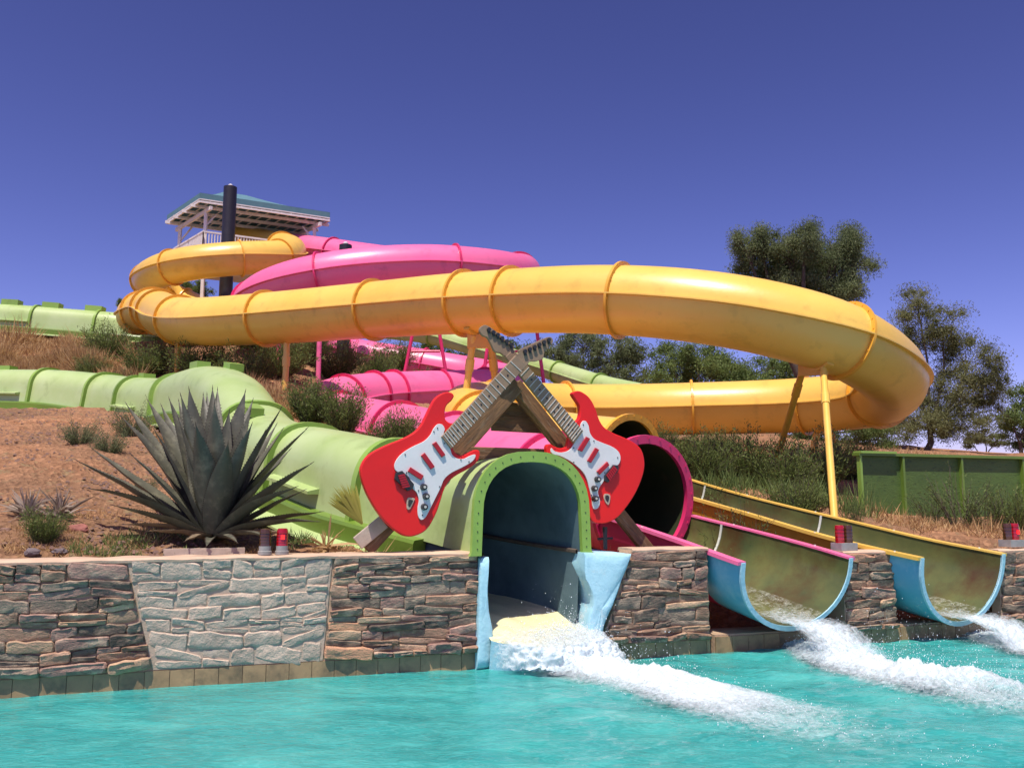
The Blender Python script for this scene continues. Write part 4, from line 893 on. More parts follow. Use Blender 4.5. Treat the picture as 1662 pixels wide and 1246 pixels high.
# ------------------------------------------------------------ beacon lights
M['redglass'] = surf('red_beacon_lens', (.42, .008, .015), (.30, .005, .01), 9, .12, spec=.8)
M['amber'] = surf('smoked_amber_lens', (.09, .035, .012), (.06, .025, .01), 9, .12, spec=.8)
m, nt_, b = newmat('lit_red_lamp'); b.inputs['Base Color'].default_value = (.9, .02, .02, 1); b.inputs['Emission Color'].default_value = (1, .02, .02, 1); b.inputs['Emission Strength'].default_value = 1.3; M['lit'] = m
M['base_grey'] = surf('grey_beacon_base', (.34, .33, .31), (.25, .24, .22), 9, .6)
def beacon(px, n_off, lens, label, lit=False, sc=1):
    s = wsz(px, 890)[0]; p = wall(s, n_off, H+.008); t_ = empty('beacon_light', p, label, 'beacon', 'warning beacons on the wall')
    MB().tube([p, p+Vector((0, 0, .035*sc)), p+Vector((0, 0, .04*sc)), p+Vector((0, 0, .085*sc))], [.066*sc, .066*sc, .058*sc, .058*sc], 20).build('base', M['base_grey'], t_, smooth=40)
    ln = [p+Vector((0, 0, z_*sc)) for z_ in (.086, .10, .235, .252, .255)]; MB().tube(ln, [.058*sc, .056*sc, .054*sc, .045*sc, .03*sc], 20).build('lens', lens, t_, smooth=50)
    for k in range(4): z_ = .115+.03*k; MB().tube([p+Vector((0, 0, z_*sc)), p+Vector((0, 0, (z_+.008)*sc))], .0575*sc, 20).build('lens_rib', lens, t_, smooth=40)
    if lit: c = p+Vector((0, 0, .17*sc))-NW*.0565*sc; MB().box(c, UW*.018, NW*.006, Vector((0, 0, .022))).build('glowing_lamp', M['lit'], t_)
beacon(431, .10, M['amber'], 'unlit smoked amber beacon beside the red one below the agave')
beacon(459, .10, M['redglass'], 'glowing red beacon on the grey wall section below the agave', True)
def twin(px, label, lit=False, H=1.09):
    s = wsz(px, 890)[0]; p = wall(s, .12, H+.008); t_ = empty('beacon_light', p, label, 'beacon', 'warning beacons on the wall')
    b_2 = MB(); wbox(b_2, s-.12, s+.12, .02, .22, H+.008, H+.10); b_2.build('base', M['base_grey'], t_)
    for q, mt in ((-.06, M['redglass']), (.065, M['amber'])):
        if lit: mt = M['amber'] if q < 0 else M['redglass']
        c = wall(s+q, .12, 0); MB().tube([(c.x, c.y, H+.10), (c.x, c.y, H+.30), (c.x, c.y, H+.315)], [.055, .054, .045], 20).build('lens', mt, t_, smooth=50)
        for k in range(4): z_ = H+.13+.045*k; MB().tube([(c.x, c.y, z_), (c.x, c.y, z_+.01)], .0575, 20).build('lens_rib', mt, t_, smooth=40)
    if lit: c = wall(s+.065, .06, H+.2); MB().box(c, UW*.02, NW*.006, Vector((0, 0, .025))).build('glowing_lamp', M['lit'], t_)
twin(1381, 'red and black twin beacon on the pier between the flumes'); twin(1655, 'twin beacon with a glowing red lamp at the right edge', True)

# ------------------------------------------------------------ green panel enclosure on the right
M['panel'] = surf('olive_sheet', (.085, .15, .028), (.062, .115, .022), 1.3, .55, .35, 14, dirt=(.035, .07, .015), dscale=9, dlo=.56, dhi=.66, stretch=(1, 1, 3), dist=.03)
Pa = at(1391, 737, 15.6); Pb = at(1662, 742, 17.0); dr = (Pb-Pa); dr.z = 0; dr.normalize(); nr = Vector((-dr.y, dr.x, 0)); zt = Pa.z
pe = empty('panel_enclosure', (Pa.x, Pa.y, gz(Pa.x, Pa.y)), 'dark green sheet panel enclosure behind shrubs at the right', 'enclosure')
joints = [0, .96, 2.35, 3.9, 5.6]
for a, b in zip(joints, joints[1:]):
    c = Pa+dr*((a+b)/2); MB().box(Vector((c.x, c.y, (zt+.3)/2)), dr*((b-a)/2-.004), nr*.02, Vector((0, 0, (zt-.3)/2-.02))).build('panel', M['panel'], pe)
for a in joints: c = Pa+dr*a-nr*.05; MB().box(Vector((c.x, c.y, (zt+.3)/2)), dr*.022, nr*.045, Vector((0, 0, (zt-.3)/2-.01))).build('rib', M['green_dark'] if a else M['green_ring'], pe)
MB().box(Vector((*(Pa+dr*2.8-nr*.02).xy, zt)), dr*2.85, nr*.09, Vector((0, 0, .025))).build('top_rail', M['green_dark'], pe)
MB().box(Vector((*(Pa+dr*.36-nr*.05).xy, zt+.035)), dr*.40, nr*.10, Vector((0, 0, .02))).build('top_plate', M['green_ring'], pe)

# ------------------------------------------------------------ vegetation
def setv(o, vals):
    a = o.data.attributes.new('v', 'FLOAT', 'FACE'); a.data.foreach_set('value', vals)
class Leaves:
    def __init__(s): s.v = []; s.f = []; s.c = []
    def blade(s, p, d, L, w, c, side=None, bend=0):
        d = d.normalized(); sd = side or d.cross(Vector((random.uniform(-1, 1), random.uniform(-1, 1), random.uniform(-1, 1)))).normalized()
        b = len(s.v); m = p+d*(L*.55)+Vector((0, 0, bend*.3)); t = p+d*L+Vector((0, 0, bend))
        s.v += [tuple(p+sd*w*.35), tuple(p-sd*w*.35), tuple(m-sd*w*.5), tuple(m+sd*w*.5), tuple(t)]; s.f += [(b, b+1, b+2, b+3), (b+3, b+2, b+4)]; s.c += [c, c]
    def leaf(s, p, d, L, w, c):
        sd = d.cross(Vector((random.uniform(-1, 1), random.uniform(-1, 1), random.uniform(-1, 1)))).normalized(); b = len(s.v)
        s.v += [tuple(p-d*L/2), tuple(p+sd*w/2), tuple(p+d*L/2), tuple(p-sd*w/2)]; s.f.append((b, b+1, b+2, b+3)); s.c.append(c)
    def mesh(s, name, mat):
        me = bpy.data.meshes.new(name); me.from_pydata(s.v, [], s.f); me.materials.append(mat); a = me.attributes.new('v', 'FLOAT', 'FACE'); a.data.foreach_set('value', s.c); return me
def rnd_dir(): 
    while 1:
        v = Vector((random.uniform(-1, 1), random.uniform(-1, 1), random.uniform(-1, 1)))
        if .05 < v.length < 1: return v.normalized()
def shrub_proto(mat, seed, ns=70, wide=.75, lw=.018, ll=.045, per=26, up=1.0):
    random.seed(seed); Lf = Leaves(); st = MB()
    for _ in range(ns):
        a = random.uniform(0, 2*PI); r = random.random()**.6*wide; d = Vector((math.cos(a)*r, math.sin(a)*r, up)).normalized(); L = random.uniform(.55, 1.08)*(1.05-.28*r)
        p0 = Vector((math.cos(a)*.06, math.sin(a)*.06, 0)); pts = []; q = p0; dd = d.copy(); v0 = random.random()
        for k in range(5): pts.append(q.copy()); dd = (dd+rnd_dir()*.18).normalized(); q = q+dd*L/4
        st.tube(pts, [.006, .005, .004, .003, .0015], 3, False)
        for k in range(per):
            t = .22+.78*random.random(); f = t*4; i = min(3, int(f)); c = pts[i].lerp(pts[i+1], f-i)+rnd_dir()*.045*(.4+t)
            Lf.leaf(c, (dd+rnd_dir()*.8).normalized(), 1.35*ll*random.uniform(.6, 1.4), lw*random.uniform(.6, 1.3), min(1, max(0, .5*v0+.5*random.random())))
    lm = Lf.mesh('foliage', mat); sm = bpy.data.meshes.new('stems'); sm.from_pydata(st.v, [], st.f); sm.materials.append(M['bark']); return lm, sm
PR = {'creosote': shrub_proto(M['leaf_shrub'], 1, 100, .75, .016, .045, 40), 'green': shrub_proto(M['leaf_shrub'], 2, 150, .62, .015, .055, 44), 'grey': shrub_proto(M['leaf_grey'], 3, 110, 1.0, .015, .04, 36), 'airy': shrub_proto(M['leaf_olive'], 4, 46, .8, .012, .04, 26), 'big': shrub_proto(M['leaf_shrub'], 9, 190, 1.05, .016, .042, 44, .9)}
def shrub(kind, px, py, Y, h, label, w=1.0, group=None):
    p = at(px, py, Y); z = gz(p.x, p.y)
    o = empty('shrub', (p.x, p.y, z-.05), label, 'shrub', group); s_ = random.uniform(0, 6)
    for me, nm in zip(PR[kind], ('foliage', 'stems')):
        c = bpy.data.objects.new(nm, me); COL.objects.link(c); c.parent = o; c.scale = (h*w, h*w, h); c.rotation_euler.z = s_
    return o
SH = [('creosote', 320, 690, 15.2, .55, 'tuft of shrub half hidden behind the top of the agave'), ('grey', 130, 700, 13.4, .55, 'low grey-green shrub on the orange bank below the lower green slide'), ('grey', 178, 712, 13.0, .50, 'rounded grey shrub on the bank, nearest to the tall agave leaves'),
      ('grey', 215, 690, 15.0, .70, 'grey shrub touching the underside of the lower green slide'), ('grey', 238, 748, 11.2, .32, 'tiny grey weed on the bank left of the agave'), ('green', 70, 890, 8.75, .42, 'small blue-green weed growing below the bleached dry clump'),
      ('green', 505, 690, 18.0, 1.25, 'dense green shrub just right of the leaning yellow post', 1.0), ('green', 556, 692, 17.6, 1.2, 'dense green shrub in front of the pink tube bend', 1.0), ('creosote', 487, 697, 17.5, .8, 'low shrub at the foot of the yellow post'),
      ('green', 655, 705, 16.2, 1.05, 'dark shrub behind the horn of the left guitar', .9), ('creosote', 625, 705, 16.4, .85, 'darker shrub a little left of the left guitar horn'),
      ('creosote', 585, 650, 26.5, 1.2, 'shrub in front of the middle pink run', 1.0), ('creosote', 690, 628, 31, 1.1, 'low shrub between the two middle pink tubes'),
      ('big', 240, 590, 27.5, 1.5, 'broad dark shrub on the bank under the yellow bend'), ('big', 330, 590, 26.5, 1.7, 'dark shrub below the lowest yellow bend'), ('big', 175, 570, 31, 1.6, 'green shrub on the hill right of the dry golden grass'), ('big', 200, 605, 26.5, 1.1, 'shrub just above the lower green slide'),
      ('big', 400, 610, 25, 1.6, 'olive shrub behind the green hump'), ('big', 455, 600, 27, 1.6, 'olive shrub behind the vertical yellow post'), ('big', 545, 590, 29.5, 1.7, 'shrub in front of the long pink descending run'), ('big', 610, 605, 31, 1.5, 'shrub right of the pink post below the pink run'), ('big', 500, 570, 32, 1.7, 'shrub in the shade beneath the yellow tube by the pink post'),
      ('big', 290, 560, 33, 1.7, 'dark shrub high on the hill under the yellow tube'), ('big', 410, 560, 34, 1.6, 'shrub at the hill crest beneath the pink loop'), ('big', 110, 640, 27, .9, 'grey brush standing just behind the lower green slide'),
      ('big', 1145, 790, 17.2, 1.15, 'broad green shrub beyond the upper end of the yellow flume'), ('big', 1215, 790, 17.5, 1.25, 'leafy green shrub mid-way along the yellow flume'), ('big', 1100, 760, 19.5, .9, 'low green shrub under the long yellow return tube'), ('airy', 1190, 818, 12.75, 1.05, 'airy shrub with bare stems standing between the two flumes', 1.0), ('airy', 1240, 838, 12.4, .95, 'thin open shrub between the flumes, nearer the pier', 1.0),
      ('big', 1275, 800, 16.8, 1.15, 'olive shrub left of the long yellow leg'), ('big', 1325, 790, 17.5, 1.4, 'dark shrub behind the foot of the long yellow leg'), ('big', 1170, 745, 21.5, .8, 'scrubby shrub on the pink gravel slope'), ('big', 1375, 760, 19.5, 1.2, 'shaded shrub left of the green panel enclosure'),
      ('green', 700, 700, 15.6, .8, 'green shrub directly under the left guitar neck', .9), ('big', 150, 600, 28.5, 1.0, 'olive shrub at the right end of the golden grass'), ('big', 360, 625, 22.5, 1.2, 'olive shrub just behind the crest of the green hump'), ('big', 520, 640, 23, 1.2, 'shrub between the yellow post and the pink bend'), ('big', 640, 575, 35, 1.6, 'far shrub below the pink ladder frame'), ('big', 270, 625, 24.5, 1.1, 'shrub behind the left shoulder of the green hump'),
      ('big', 1060, 750, 20, 1.0, 'shrub beside the yellow tunnel mouth'), ('big', 1180, 800, 15.6, 1.0, 'green shrub touching the far rim of the yellow flume'), ('big', 1290, 815, 15.0, .9, 'green shrub close behind the yellow flume near the long leg'), ('green', 1130, 770, 17.6, 1.0, 'bright shrub near the pink ring beyond the flumes'),
      ('airy', 1560, 858, 14.6, 1.1, 'feathery shrub in front of the green panels', 1.1), ('airy', 1600, 862, 14.3, .9, 'wide feathery shrub in front of the right end of the green panels', 1.0), ('airy', 1510, 850, 14.8, .75, 'thin shrub in front of the middle green panel'), ('creosote', 1648, 866, 14.2, .9, 'shrub at the right edge behind the stone pier'), ('airy', 1390, 822, 14.3, .4, 'low wisp of shrub at the corner of the green panels')]
for s in SH:
    shrub(s[0], s[1], s[2], s[3], s[4], s[5], s[6] if len(s) > 6 else 1.0)

# trees
def tree(px, pybase, Y, clumps, mat, label, nl, leaf, seed, name='desert_tree', airy=1.0):
    random.seed(seed); b = at(px, pybase, Y); z = gz(b.x, b.y); t_ = empty(name, (b.x, b.y, z), label, 'tree')
    st = MB(); Lf = Leaves(); base = Vector((b.x, b.y, z-.2))
    mc = sum((at(cx, cy, Y+dy) for cx, cy, rx, ry, dy in clumps), Vector())/len(clumps)
    fork = base.lerp(Vector((mc.x, mc.y, mc.z)), .35); h = (mc.z-z); tr_ = max(.08, h*.035)
    st.tube([base, base.lerp(fork, .5)+Vector((.12, 0, 0)), fork], [tr_*1.5, tr_*1.15, tr_], 10)
    tot = sum(rx*ry for _, _, rx, ry, _ in clumps)
    for cx, cy, rx, ry, dy in clumps:
        c = at(cx, cy, Y+dy); sx = rx/FPX*Y; sz = ry/FPX*Y; 
        m1 = fork.lerp(c, .5)+rnd_dir()*.3*sx; st.tube([fork, m1, c], [tr_*.7, tr_*.42, tr_*.18], 7, False)
        nsub = 14; subs = []
        for _ in range(nsub):
            d = rnd_dir(); e = c+Vector((d.x*sx, d.y*sx, d.z*sz))*random.uniform(.45, 1.0); st.tube([c.lerp(m1, .3*random.random()), c.lerp(e, .5)+rnd_dir()*.1*sx, e], [tr_*.2, tr_*.1, .012], 4, False); subs.append((e, random.random()))
        n = int(1.5*nl*rx*ry/tot); spread = .30*airy
        for _ in range(n):
            e, v = random.choice(subs); r_ = abs(random.gauss(0, 1)); d = rnd_dir(); q = e+Vector((d.x*sx, d.y*sx, d.z*sz))*spread*min(r_, 1.7)
            dd = (Vector((0, 0, -.8))+rnd_dir()).normalized()
            Lf.leaf(q, dd, leaf*random.uniform(.6, 1.3), leaf*.24*random.uniform(.7, 1.3), min(1, max(0, .55*v+.45*random.random())))
    st.build('trunk', M['bark'], t_, smooth=60)
    me = Lf.mesh('crown', mat); me.transform(__import__('mathutils').Matrix.Translation(-Vector((b.x, b.y, z)))); c = bpy.data.objects.new('crown', me); COL.objects.link(c); c.parent = t_
    return t_
tree(1300, 700, 38, [(1235, 400, 34, 30, 0), (1285, 420, 44, 34, 0), (1330, 425, 50, 34, 1), (1210, 405, 34, 34, 0), (1255, 425, 40, 34, 1), (1305, 400, 38, 34, -1), (1365, 395, 48, 40, 0), (1390, 425, 40, 42, 1), (1340, 455, 55, 40, 0), (1220, 450, 44, 30, 1), (1270, 475, 60, 35, 1), (1370, 480, 40, 35, 0)], M['leaf_grey'], 'tall grey-green tree rising above the yellow tube on the right', 110000, .125, 21, airy=1.1)
tree(1500, 722, 30, [(1490, 500, 42, 32, 0), (1530, 530, 46, 36, 0), (1570, 585, 46, 40, 0), (1590, 640, 40, 42, 1), (1540, 640, 52, 52, 0), (1480, 680, 60, 40, 0), (1560, 695, 50, 35, 0), (1420, 690, 45, 35, 1), (1460, 560, 46, 60, 1), (1605, 610, 26, 44, 0)], M['leaf_brown'], 'sprawling grey-brown tree hugging the outside of the yellow bend', 70000, .095, 22, airy=1.15)
tree(1120, 700, 44, [(1080, 610, 50, 26, 0), (1220, 625, 70, 24, 0), (1085, 585, 40, 32, 0), (1130, 580, 50, 34, 0), (1185, 590, 55, 34, 0), (1240, 600, 50, 30, 0), (1150, 610, 70, 26, 0), (1290, 600, 40, 26, 0)], M['leaf_green'], 'wide green tree seen through the gap inside the yellow loop', 34000, .17, 23)
tree(950, 690, 50, [(1010, 565, 40, 26, 0), (900, 600, 44, 24, 0), (905, 575, 36, 34, 0), (945, 560, 40, 28, 0), (990, 590, 46, 38, 0), (945, 600, 55, 32, 0), (1025, 610, 36, 28, 0)], M['leaf_grey'], 'dusty grey tree right of the crossed guitar heads', 30000, .19, 24)
tree(720, 650, 48, [(840, 575, 34, 24, 0), (700, 585, 50, 18, 0), (770, 590, 40, 18, 0), (680, 568, 26, 20, 0), (715, 566, 34, 24, 0), (755, 572, 34, 24, 0), (790, 580, 30, 24, 0)], M['leaf_olive'], 'dark tree beneath the yellow tube, left of the guitar heads', 18000, .17, 25)
tree(316, 560, 46, [(300, 470, 16, 12, 0), (318, 464, 20, 13, 0), (330, 480, 18, 12, 0)], M['leaf_olive'], 'small green treetop framed by the upper yellow loop', 7000, .14, 26)
tree(196, 560, 50, [(197, 492, 9, 8, 0), (200, 500, 8, 8, 0)], M['leaf_olive'], 'tiny treetop peeking out left of the yellow bend', 1500, .14, 27)
tree(1650, 735, 40, [(1640, 670, 26, 28, 0), (1665, 650, 32, 30, 0), (1655, 705, 44, 26, 0), (1700, 660, 40, 40, 0)], M['leaf_green'], 'dense green tree at the right edge', 16000, .15, 28)
tree(1600, 735, 52, [(1598, 710, 18, 12, 0), (1620, 714, 18, 10, 0), (1575, 716, 16, 10, 0)], M['leaf_brown'], 'low dusty bush tree in the gap near the right edge', 5000, .15, 29)
tree(1330, 730, 28, [(1290, 700, 36, 16, 0), (1340, 705, 42, 22, 0), (1390, 700, 42, 26, 0), (1430, 715, 40, 22, 0)], M['leaf_olive'], 'dark low tree under the yellow return tube', 17000, .09, 30)

# dry grass and ground cover
def grass(name, spots, mat, n, L, w_, seed, lean=.45):
    random.seed(seed); Lf = Leaves(); pts = []
    for px, py, Y, r in spots:
        c = at(px, py, Y)
        for _ in range(n*1 // len(spots)):
            a = random.uniform(0, 2*PI); q = random.random()**.5*r; pts.append((c.x+q*math.cos(a), c.y+q*math.sin(a)))
    pts = np.array(pts); zs = ground(pts[:, 0], pts[:, 1])
    for (x, y), z in zip(pts, zs):
        if (Vector((x-W0X, y-W0Y, 0))).dot(NW) < .40: continue
        k = .6+.8*noise.noise(Vector((x*1.5, y*1.5, 3))) if L < .7 else -.1+2.0*max(0, .15+noise.noise(Vector((x*.9, y*.9, 3))))
        if noise.noise(Vector((x*2.2, y*2.2, 1))) < (-.12 if L < .7 else -.45): continue
        Lf.blade(Vector((x, y, z-.02)), Vector((random.gauss(0, lean), random.gauss(0, lean), 1)), L*random.uniform(.4, 1.2)*max(.3, k+.2), w_, random.random())
    o = bpy.data.objects.new(name, Lf.mesh(name, mat)); COL.objects.link(o); tag(o, kind='stuff'); return o
grass('dry_grass', [(10, 585, 29.5, 2.6), (60, 580, 29.5, 2.2), (100, 590, 28.5, 1.8), (-40, 590, 29, 2.5), (30, 600, 27.8, 1.6), (160, 606, 26.6, 1.2), (215, 612, 25.6, 1.0), (20, 560, 33, 2.6), (90, 565, 32, 2.4), (130, 585, 30, 1.8)], M['leaf_straw'], 52000, .72, .024, 31, .5)
grass('dry_grass', [(470, 630, 23, 1.4), (500, 650, 20.5, 1.2), (450, 640, 22, 1.6), (480, 655, 20.5, 1.3), (430, 620, 24, 1.6), (520, 625, 25, 1.5), (610, 625, 28, 1.4)], M['leaf_straw'], 20000, .62, .018, 32)
grass('dry_grass', [(150, 860, 9.4, .8), (210, 872, 9.1, .6), (480, 880, 9.2, .5), (520, 890, 9.2, .35), (590, 888, 9.6, .45), (640, 888, 9.9, .4), (90, 880, 8.9, .5), (440, 885, 9.0, .5), (670, 885, 9.9, .3)], M['leaf_straw'], 9000, .12, .007, 33, .8)
grass('green_weeds', [(250, 885, 9.0, .6), (500, 868, 9.7, .5), (530, 868, 9.8, .4), (180, 890, 8.8, .4), (600, 880, 10, .5)], M['leaf_green'], 4200, .13, .008, 34, .6)
grass('dry_grass', [(1150, 815, 13.6, .8), (1220, 832, 13, .8), (1290, 856, 12.2, .6), (1190, 820, 13.2, .6), (1330, 868, 11.7, .4)], M['leaf_straw'], 6000, .24, .008, 35, .7)
grass('dry_grass', [(1120, 745, 21, 2), (1200, 735, 22.5, 2), (1300, 735, 23, 2), (1100, 770, 18, 1.3), (1450, 735, 25, 2), (1240, 770, 19, 1.5), (1500, 855, 14.2, .9), (1600, 865, 13.8, .9)], M['leaf_straw'], 7000, .3, .014, 36, .5)
grass('green_weeds', [(1130, 790, 16.8, 1), (1200, 790, 16.8, 1.2), (1270, 800, 16, 1), (1330, 815, 15, .9), (1100, 765, 19, 1.2), (1160, 770, 18.8, 1.2)], M['leaf_green'], 7000, .5, .012, 37, .35)
# gravel
random.seed(41); mb = MB(); pts = []
for _ in range(5200):
    Y = 8.6+random.random()**1.3*10; px = random.uniform(-60, 420); pts.append(((px-CX)/FPX*Y, Y))
for _ in range(1500):
    Y = random.uniform(19, 29); px = random.uniform(1050, 1480); pts.append(((px-CX)/FPX*Y, Y))
pts = np.array(pts); zs = ground(pts[:, 0], pts[:, 1]); ok = (pts[:, 1]-W0Y-WK*(pts[:, 0]-W0X)) > .45
for (x, y), z, k in zip(pts, zs, ok):
    if not k: continue
    r = .008+.03*random.random()**3; r *= 1+max(0, y-16)*.05
    v = [Vector((x, y, z))+Vector(d)*r*random.uniform(.6, 1.2) for d in ((1, 0, 0), (0, 1, 0), (-1, 0, 0), (0, -1, 0), (.3, .2, .8), (-.3, -.2, .75))]
    mb.add(v, [(0, 1, 4), (1, 2, 4), (2, 5, 4), (2, 3, 5), (3, 0, 5), (0, 4, 5)])
tag(mb.build('gravel', M['rock']), kind='stuff')
def rock(px, py, Y, r, label, flat=.6, mat=None, seed=1):
    p = at(px, py, Y); z = gz(p.x, p.y); bm = bmesh.new(); bmesh.ops.create_icosphere(bm, subdivisions=3, radius=1)
    for v in bm.verts:
        n = v.co.normalized(); k = 1+.35*noise.noise(n*1.3+Vector((seed, 0, 0)))+.12*noise.noise(n*4+Vector((seed, 0, 0))); v.co = Vector((n.x*r*1.3*k, n.y*r*k, n.z*r*flat*k))
    me = bpy.data.meshes.new('rock'); bm.to_mesh(me); bm.free(); me.materials.append(mat or M['rock']); o = bpy.data.objects.new('rock', me); COL.objects.link(o); o.location = (p.x, p.y, z+r*flat*.4); tag(o, label, 'rock'); return o
M['rock_red'] = surf('red_rock', (.36, .13, .10), (.26, .10, .08), 5, .9, .7, 20); M['rock_grey'] = surf('grey_rock', (.18, .14, .14), (.11, .09, .09), 5, .9, .7, 20)
rock(126, 872, 9.2, .085, 'flat reddish rock between the dry clump and the agave', .6, M['rock_red'], 3)
rock(97, 893, 8.55, .05, 'dark grey rock at the wall top below the bleached clump', .6, M['rock_grey'], 5); rock(52, 895, 8.45, .055, 'grey rounded rock on the coping left of the others', .7, M['rock_grey'], 8)
rock(1003, 890, 10.3, .06, 'grey rock beside the black fitting behind the right wall', .7, M['rock_grey'], 11); rock(1035, 890, 10.35, .055, 'grey rock near the timber foot behind the right wall', .6, M['rock_grey'], 14); rock(8, 868, 8.9, .05, 'brown rock at the left edge of the bank', .5, None, 17)
p = wall(wsz(335, 893)[0], .42, 1.12); mb = MB(); wbox(mb, wsz(262, 890)[0], wsz(400, 890)[0], .40, .46, 1.05, 1.235); tag(mb.build('edging_board', M['wood_grey'], loc=p), 'weathered board lying behind the coping under the agave', 'board')
p = wall(wsz(1016, 880)[0], .55, 1.14); t_ = empty('black_fitting', p, 'small black metal fitting behind the right wall', 'fitting'); MB().abox(p+Vector((0, 0, .10)), .045, .045, .2).build('stem', M['dark'], t_); MB().tube([p+Vector((-.09, 0, .12)), p+Vector((.09, 0, .13))], .014, 8).build('crossbar', M['dark'], t_, smooth=40); MB().tube([p+Vector((0, 0, .2)), p+Vector((0, 0, .26))], .03, 10).build('knob', M['dark'], t_, smooth=40)

# agave
AB = at(345, 893, 9.45); AB.z = gz(AB.x, AB.y)+.02
ag = empty('agave', AB, 'huge grey-green agave with toothed sword leaves behind the pool wall', 'agave')
AC = ((M['agave'], M['thorn']))
def agave_leaf(tip, base_dir, wmax, lift, mat=M['agave'], name='leaf', curl=0):
    tip = Vector(tip); b0 = AB+Vector((base_dir[0]*.12, base_dir[1]*.12, .03)); d = tip-b0; L = d.length
    hd = Vector((d.x, d.y, 0)); ctrl = b0+d*.45+Vector((0, 0, 1))*lift*L-hd*.05
    n = 22; pts = [b0*(1-t)**2+ctrl*2*t*(1-t)+tip*t*t for t in [i/n for i in range(n+1)]]
    side = Vector((-d.y, d.x, 0)); 
    if side.length < .25*L: side = Vector((1, random.uniform(-.5, .5), 0))
    side.normalize(); mb = MB(); vs = []; seed = random.random()*50
    for i, p in enumerate(pts):
        t = i/n; T = (pts[min(i+1, n)]-pts[max(i-1, 0)]).normalized(); sd = (side-T*side.dot(T)).normalized(); up = sd.cross(T).normalized()
        if up.z < 0 and abs(up.z) > .1: up = -up
        elif up.dot(hd) > 0 and abs(up.z) <= .1: up = -up
        w_ = wmax*(.62+.38*math.sin(min(1, t/.38)*PI/2))*(1-max(0, (t-.40)/.60)**1.7)+.002; th = .035*(1-t)**.8+.004
        fold = .42*(1-.3*t); wob = .01*noise.noise(Vector((t*5, seed, 0)))
        for u in (-1, -.55, 0, .55, 1): vs.append(p+sd*(u*w_/2)+up*((abs(u)**1.4)*w_*fold*.5+wob))
        for u in (.55, 0, -.55): vs.append(p+sd*(u*w_/2)+up*((abs(u)**1.4)*w_*fold*.5-th+wob))
    m = 8; fs = [(i*m+k, i*m+(k+1) % m, (i+1)*m+(k+1) % m, (i+1)*m+k) for i in range(n) for k in range(m)]+[tuple(range(m))[::-1]]
    mb.add(vs, fs); 
    lf = mb.build(name, mat, ag, smooth=50)
    tb = MB()
    for i in range(3, n-2):
        for u, o in ((0, -1), (4, 1)):
            for h_ in (0, .5):
                p = Vector(vs[i*m+u]).lerp(Vector(vs[(i+1)*m+u]), h_); q = Vector(vs[i*m+(1 if u == 0 else 3)]).lerp(Vector(vs[(i+1)*m+(1 if u == 0 else 3)]), h_); e = (p-q).normalized(); T = (pts[i+1]-pts[i]).normalized()
                tb.add([p-T*.008-e*.004, p+T*.008-e*.004, p+e*.016+T*.004], [(0, 1, 2)])
    p = pts[-1]; T = (pts[-1]-pts[-2]).normalized(); tb.tube([p-T*.01, p+T*.045], [.006, .001], 5); tb.build('thorn_edge', M['thorn'], lf)['kind'] = 'stuff'
random.seed(51)
TIPS = [(125, 747, 9.2, .19, .05), (150, 728, 9.7, .17, .02), (205, 655, 10.2, .15, .02), (197, 676, 9.9, .13, .03), (240, 650, 10.1, .17, 0), (262, 658, 10.4, .15, 0), (275, 648, 9.9, .16, 0), (307, 632, 9.6, .19, .0), (330, 640, 10.3, .16, 0), (345, 630, 9.9, .18, 0), (353, 632, 10.2, .15, 0), (348, 655, 9.1, .19, 0), (318, 690, 8.95, .20, 0), (372, 668, 9.6, .16, 0),
        (398, 636, 9.7, .18, 0), (410, 650, 10.1, .15, 0), (408, 690, 9.2, .16, .0), (456, 662, 9.6, .17, .02), (497, 696, 9.8, .17, .03), (448, 690, 10.2, .14, .02), (505, 752, 9.3, .18, .05), (480, 790, 9.0, .15, .06), (145, 792, 8.95, .18, .08), (185, 820, 8.8, .14, .08), (520, 830, 9.4, .15, .08), (515, 846, 9.0, .14, .08), (290, 680, 9.3, .18, 0), (370, 720, 8.95, .18, 0), (225, 700, 10.3, .15, .03), (470, 730, 10.3, .15, .03), (336, 640, 10.5, .15, 0), (388, 660, 10.5, .15, 0), (290, 650, 10.6, .15, 0), (430, 700, 9.5, .16, .02), (252, 700, 9.4, .16, .02)]
for px, py, Y, w_, lf in TIPS:
    tp = at(px, py, Y); agave_leaf(tp, ((tp-AB).x/2, (tp-AB).y/2), w_*1.55, lf+random.uniform(-.05, .05))
for k in range(9):
    a = PI*(.06+.88*(k+.5)/9)+random.uniform(-.05, .05); Lk = random.uniform(.75, 1.0)
    tp = AB+Vector((math.cos(a)*1.15*Lk, random.uniform(-.55, .7), (math.sin(a)*1.5+.12)*Lk)); agave_leaf(tp, ((tp-AB).x/2, (tp-AB).y/2), random.uniform(.15, .2), .03)
for px, py, Y, w_, lf in ((200, 850, 8.95, .13, .12), (240, 862, 8.8, .12, .10), (470, 866, 8.95, .12, .1), (440, 872, 8.8, .12, .12), (300, 878, 8.72, .10, .12), (385, 880, 8.74, .10, .12), (260, 845, 9.6, .12, .1), (335, 886, 8.75, .09, .1)):
    tp = at(px, py, Y); agave_leaf(tp, ((tp-AB).x/2, (tp-AB).y/2), w_, lf, M['agave_dry'] if random.random() < .75 else M['agave'], 'withered_leaf')

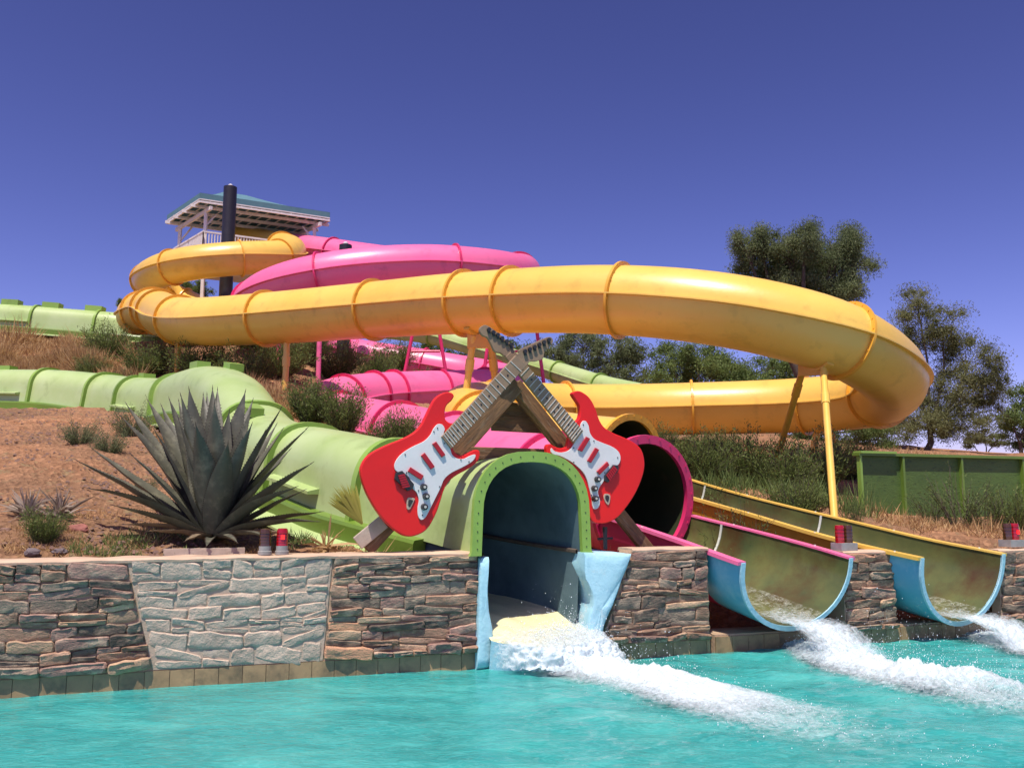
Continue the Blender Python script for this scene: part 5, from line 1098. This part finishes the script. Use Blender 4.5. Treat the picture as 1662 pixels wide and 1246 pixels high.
def spiky(name, px, py, Y, n, L, w_, mat, label, cat, lean=1.0, droop=-.1, seed=1, up=.9):
    random.seed(seed); p = at(px, py, Y); z = gz(p.x, p.y); Lf = Leaves()
    for _ in range(n):
        a = random.uniform(0, 2*PI); r = random.random()*lean; d = Vector((math.cos(a)*r, math.sin(a)*r, up*random.uniform(.5, 1)))
        Lf.blade(Vector((random.gauss(0, .02), random.gauss(0, .02), random.uniform(0, .1))), d, L*random.uniform(.6, 1.15), w_, random.random(), bend=droop*random.random())
    o = bpy.data.objects.new(name, Lf.mesh(name, mat)); COL.objects.link(o); o.location = (p.x, p.y, z); tag(o, label, cat); return o
spiky('dry_yucca', 45, 866, 9.35, 80, .36, .024, M['leaf_dead'], 'bleached dry spiky clump at far left of the bank', 'dry plant', 1.4, -.18, 61)
spiky('dry_yucca', 95, 862, 9.45, 90, .36, .024, M['leaf_dead'], 'bleached dry spiky clump right of its twin, above the red rock', 'dry plant', 1.4, -.18, 62)
spiky('dead_frond', 530, 885, 9.35, 46, .42, .03, M['leaf_straw'], 'fallen dry frond pile right of the red beacon', 'dry plant', 2.2, -.22, 63, .35)
spiky('grass_tuft', 605, 880, 9.75, 80, .50, .014, M['leaf_straw'], 'loose straw tuft around the left timber foot', 'grass tuft', 1.0, -.25, 64)
spiky('grass_tuft', 985, 880, 10.5, 60, .32, .01, M['leaf_straw'], 'thin dry tuft beside the right timber foot', 'grass tuft', 1.2, -.1, 65)
spiky('palm_seedling', 592, 872, 10.1, 46, .50, .022, M['leaf_palm'], 'small green palm seedling below the left guitar', 'palm', .7, -.05, 66)
# one yellow fan frond
random.seed(67); p = at(588, 850, 10.1); Lf = Leaves(); tipc = at(545, 780, 10.1)-p
for k in range(34):
    a = -.42+.84*k/33; d = tipc.normalized(); d = Vector((d.x*math.cos(a)-d.z*math.sin(a), random.uniform(-.08, .08), d.x*math.sin(a)+d.z*math.cos(a)))
    Lf.blade(Vector((0, 0, 0)), d, .56*(1-.35*abs(a))*random.uniform(.92, 1.05), .03, .6+.4*random.random(), side=Vector((.2, 1, .1)).normalized().cross(d).normalized(), bend=-.03)
o = bpy.data.objects.new('palm_frond', Lf.mesh('palm_frond', M['leaf_palm'])); COL.objects.link(o); o.location = p; tag(o, 'yellow-green fan frond in front of the green slide', 'palm')
